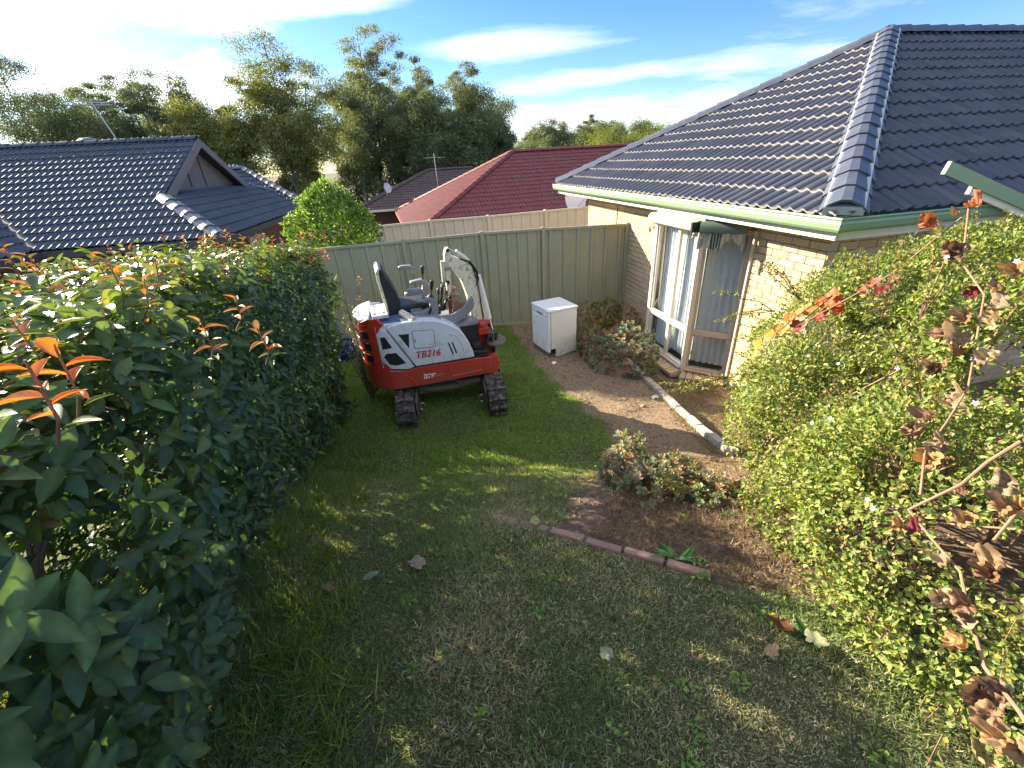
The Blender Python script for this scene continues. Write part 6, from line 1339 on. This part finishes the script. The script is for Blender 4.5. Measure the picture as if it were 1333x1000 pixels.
# low scrub mass under the gums
cl = [((x, 47 + 2 * math.sin(x), -.2 + .8 * math.sin(x * 1.7)), (2.4, 2, 2.0)) for x in np.arange(-52, 6, 2.6)] + [((x, 95, .5), (4.5, 4, 2.4 + math.sin(x))) for x in np.arange(0, 60, 4.5)]
P, nr = ell_pts(cl, 60000, .5, .3, 1.5); n = len(P)
V, F, C = scatter(DIA, P, rv(n), norm(nr + rv(n) * .4), rng.uniform(.25, .5, n), rng.uniform(.12, .22, n), pick([(.09, .11, .055), (.13, .145, .07), (.17, .17, .09)], n))
tag(link('scrub', rawmesh('scrub', V, F, M['gum_leaf'], C)), 'dark low scrub under the gum trees', 'scrub', kind='stuff')

def pebbles(n, poly, box, sz, cols, name, label, cat):
    x = rng.uniform(box[0], box[1], n); y = rng.uniform(box[2], box[3], n); k = inpoly(x, y, poly); x, y = x[k], y[k]; n = len(x)
    T_ = (np.array([(1, 0, 0), (-1, 0, 0), (0, 1, 0), (0, -1, 0), (0, 0, 1), (0, 0, -1)], float) * .5, np.array([(0, 2, 4), (2, 1, 4), (1, 3, 4), (3, 0, 4), (2, 0, 5), (1, 2, 5), (3, 1, 5), (0, 3, 5)]))
    P = np.stack([x, y, gbase(x, y) + gnoise(x, y)], 1); L_ = sz * rng.gamma(2, .5, n); V, F, C = scatter(T_, P, norm(rv(n) * [1, 1, .2]), rv(n) * .3 + [0, 0, 1.], L_, L_ * rng.uniform(.6, 1, n), pick(cols, n))
    tag(link(name, rawmesh(name, V, F, M['clod'], C)), label, cat, kind='stuff')
M['clod'] = leafmat('clod', .9, .0, .1)
pebbles(9000, SOIL, (0, 2.2, 2.0, 8.6), .012, [(.34, .24, .17), (.24, .16, .11), (.46, .36, .27), (.16, .10, .07)], 'soil_clods', 'small clods and stones on the bare soil', 'soil')
pebbles(2500, [(-2.4, .4), (1.9, .4), (1.9, 3), (-2.4, 3)], (-2.4, 1.9, .4, 3), .010, [(.12, .08, .055), (.30, .24, .17), (.07, .05, .04)], 'lawn_debris', 'crumbs of soil and dead leaf among the lawn grass', 'litter')

n = 130; x = rng.uniform(-2.2, 1.6, n); y = rng.uniform(.5, 4.5, n); P = np.stack([x, y, gbase(x, y) + .025], 1)
V, F, C = scatter(LEAF2, P, rv(n) * [1, 1, .15], rv(n) * .4 + [0, 0, 1.], rng.uniform(.015, .035, n), rng.uniform(.009, .018, n), pick([(.30, .20, .12), (.20, .12, .07), (.45, .38, .22), (.24, .26, .10)], n))
tag(link('small_litter', rawmesh('small_litter', V, F, M['leaf_dry'], C)), 'tiny dead leaves and husks scattered over the lawn', 'litter', kind='stuff')
wx = []; wy = []
for k in range(70):
    a, b = random.uniform(-1.7, 1.5), random.uniform(.5, 4.0); wx += list(rng.normal(a, .022, 16)); wy += list(rng.normal(b, .022, 16))
wx = np.array(wx); wy = np.array(wy); n = len(wx); P = np.stack([wx, wy, gbase(wx, wy) + .02], 1)
V, F, C = scatter(LEAF2, P, norm(rv(n) * [1, 1, .3] + [0, 0, .35]), rv(n) * .4 + [0, 0, 1.], rng.uniform(.014, .032, n), rng.uniform(.009, .016, n), pick([(.17, .30, .06), (.22, .34, .07), (.12, .22, .05)], n))
tag(link('lawn_weeds', rawmesh('lawn_weeds', V, F, M['leaf'], C)), 'small clover and flat weeds dotted through the lawn', 'weeds', kind='stuff')
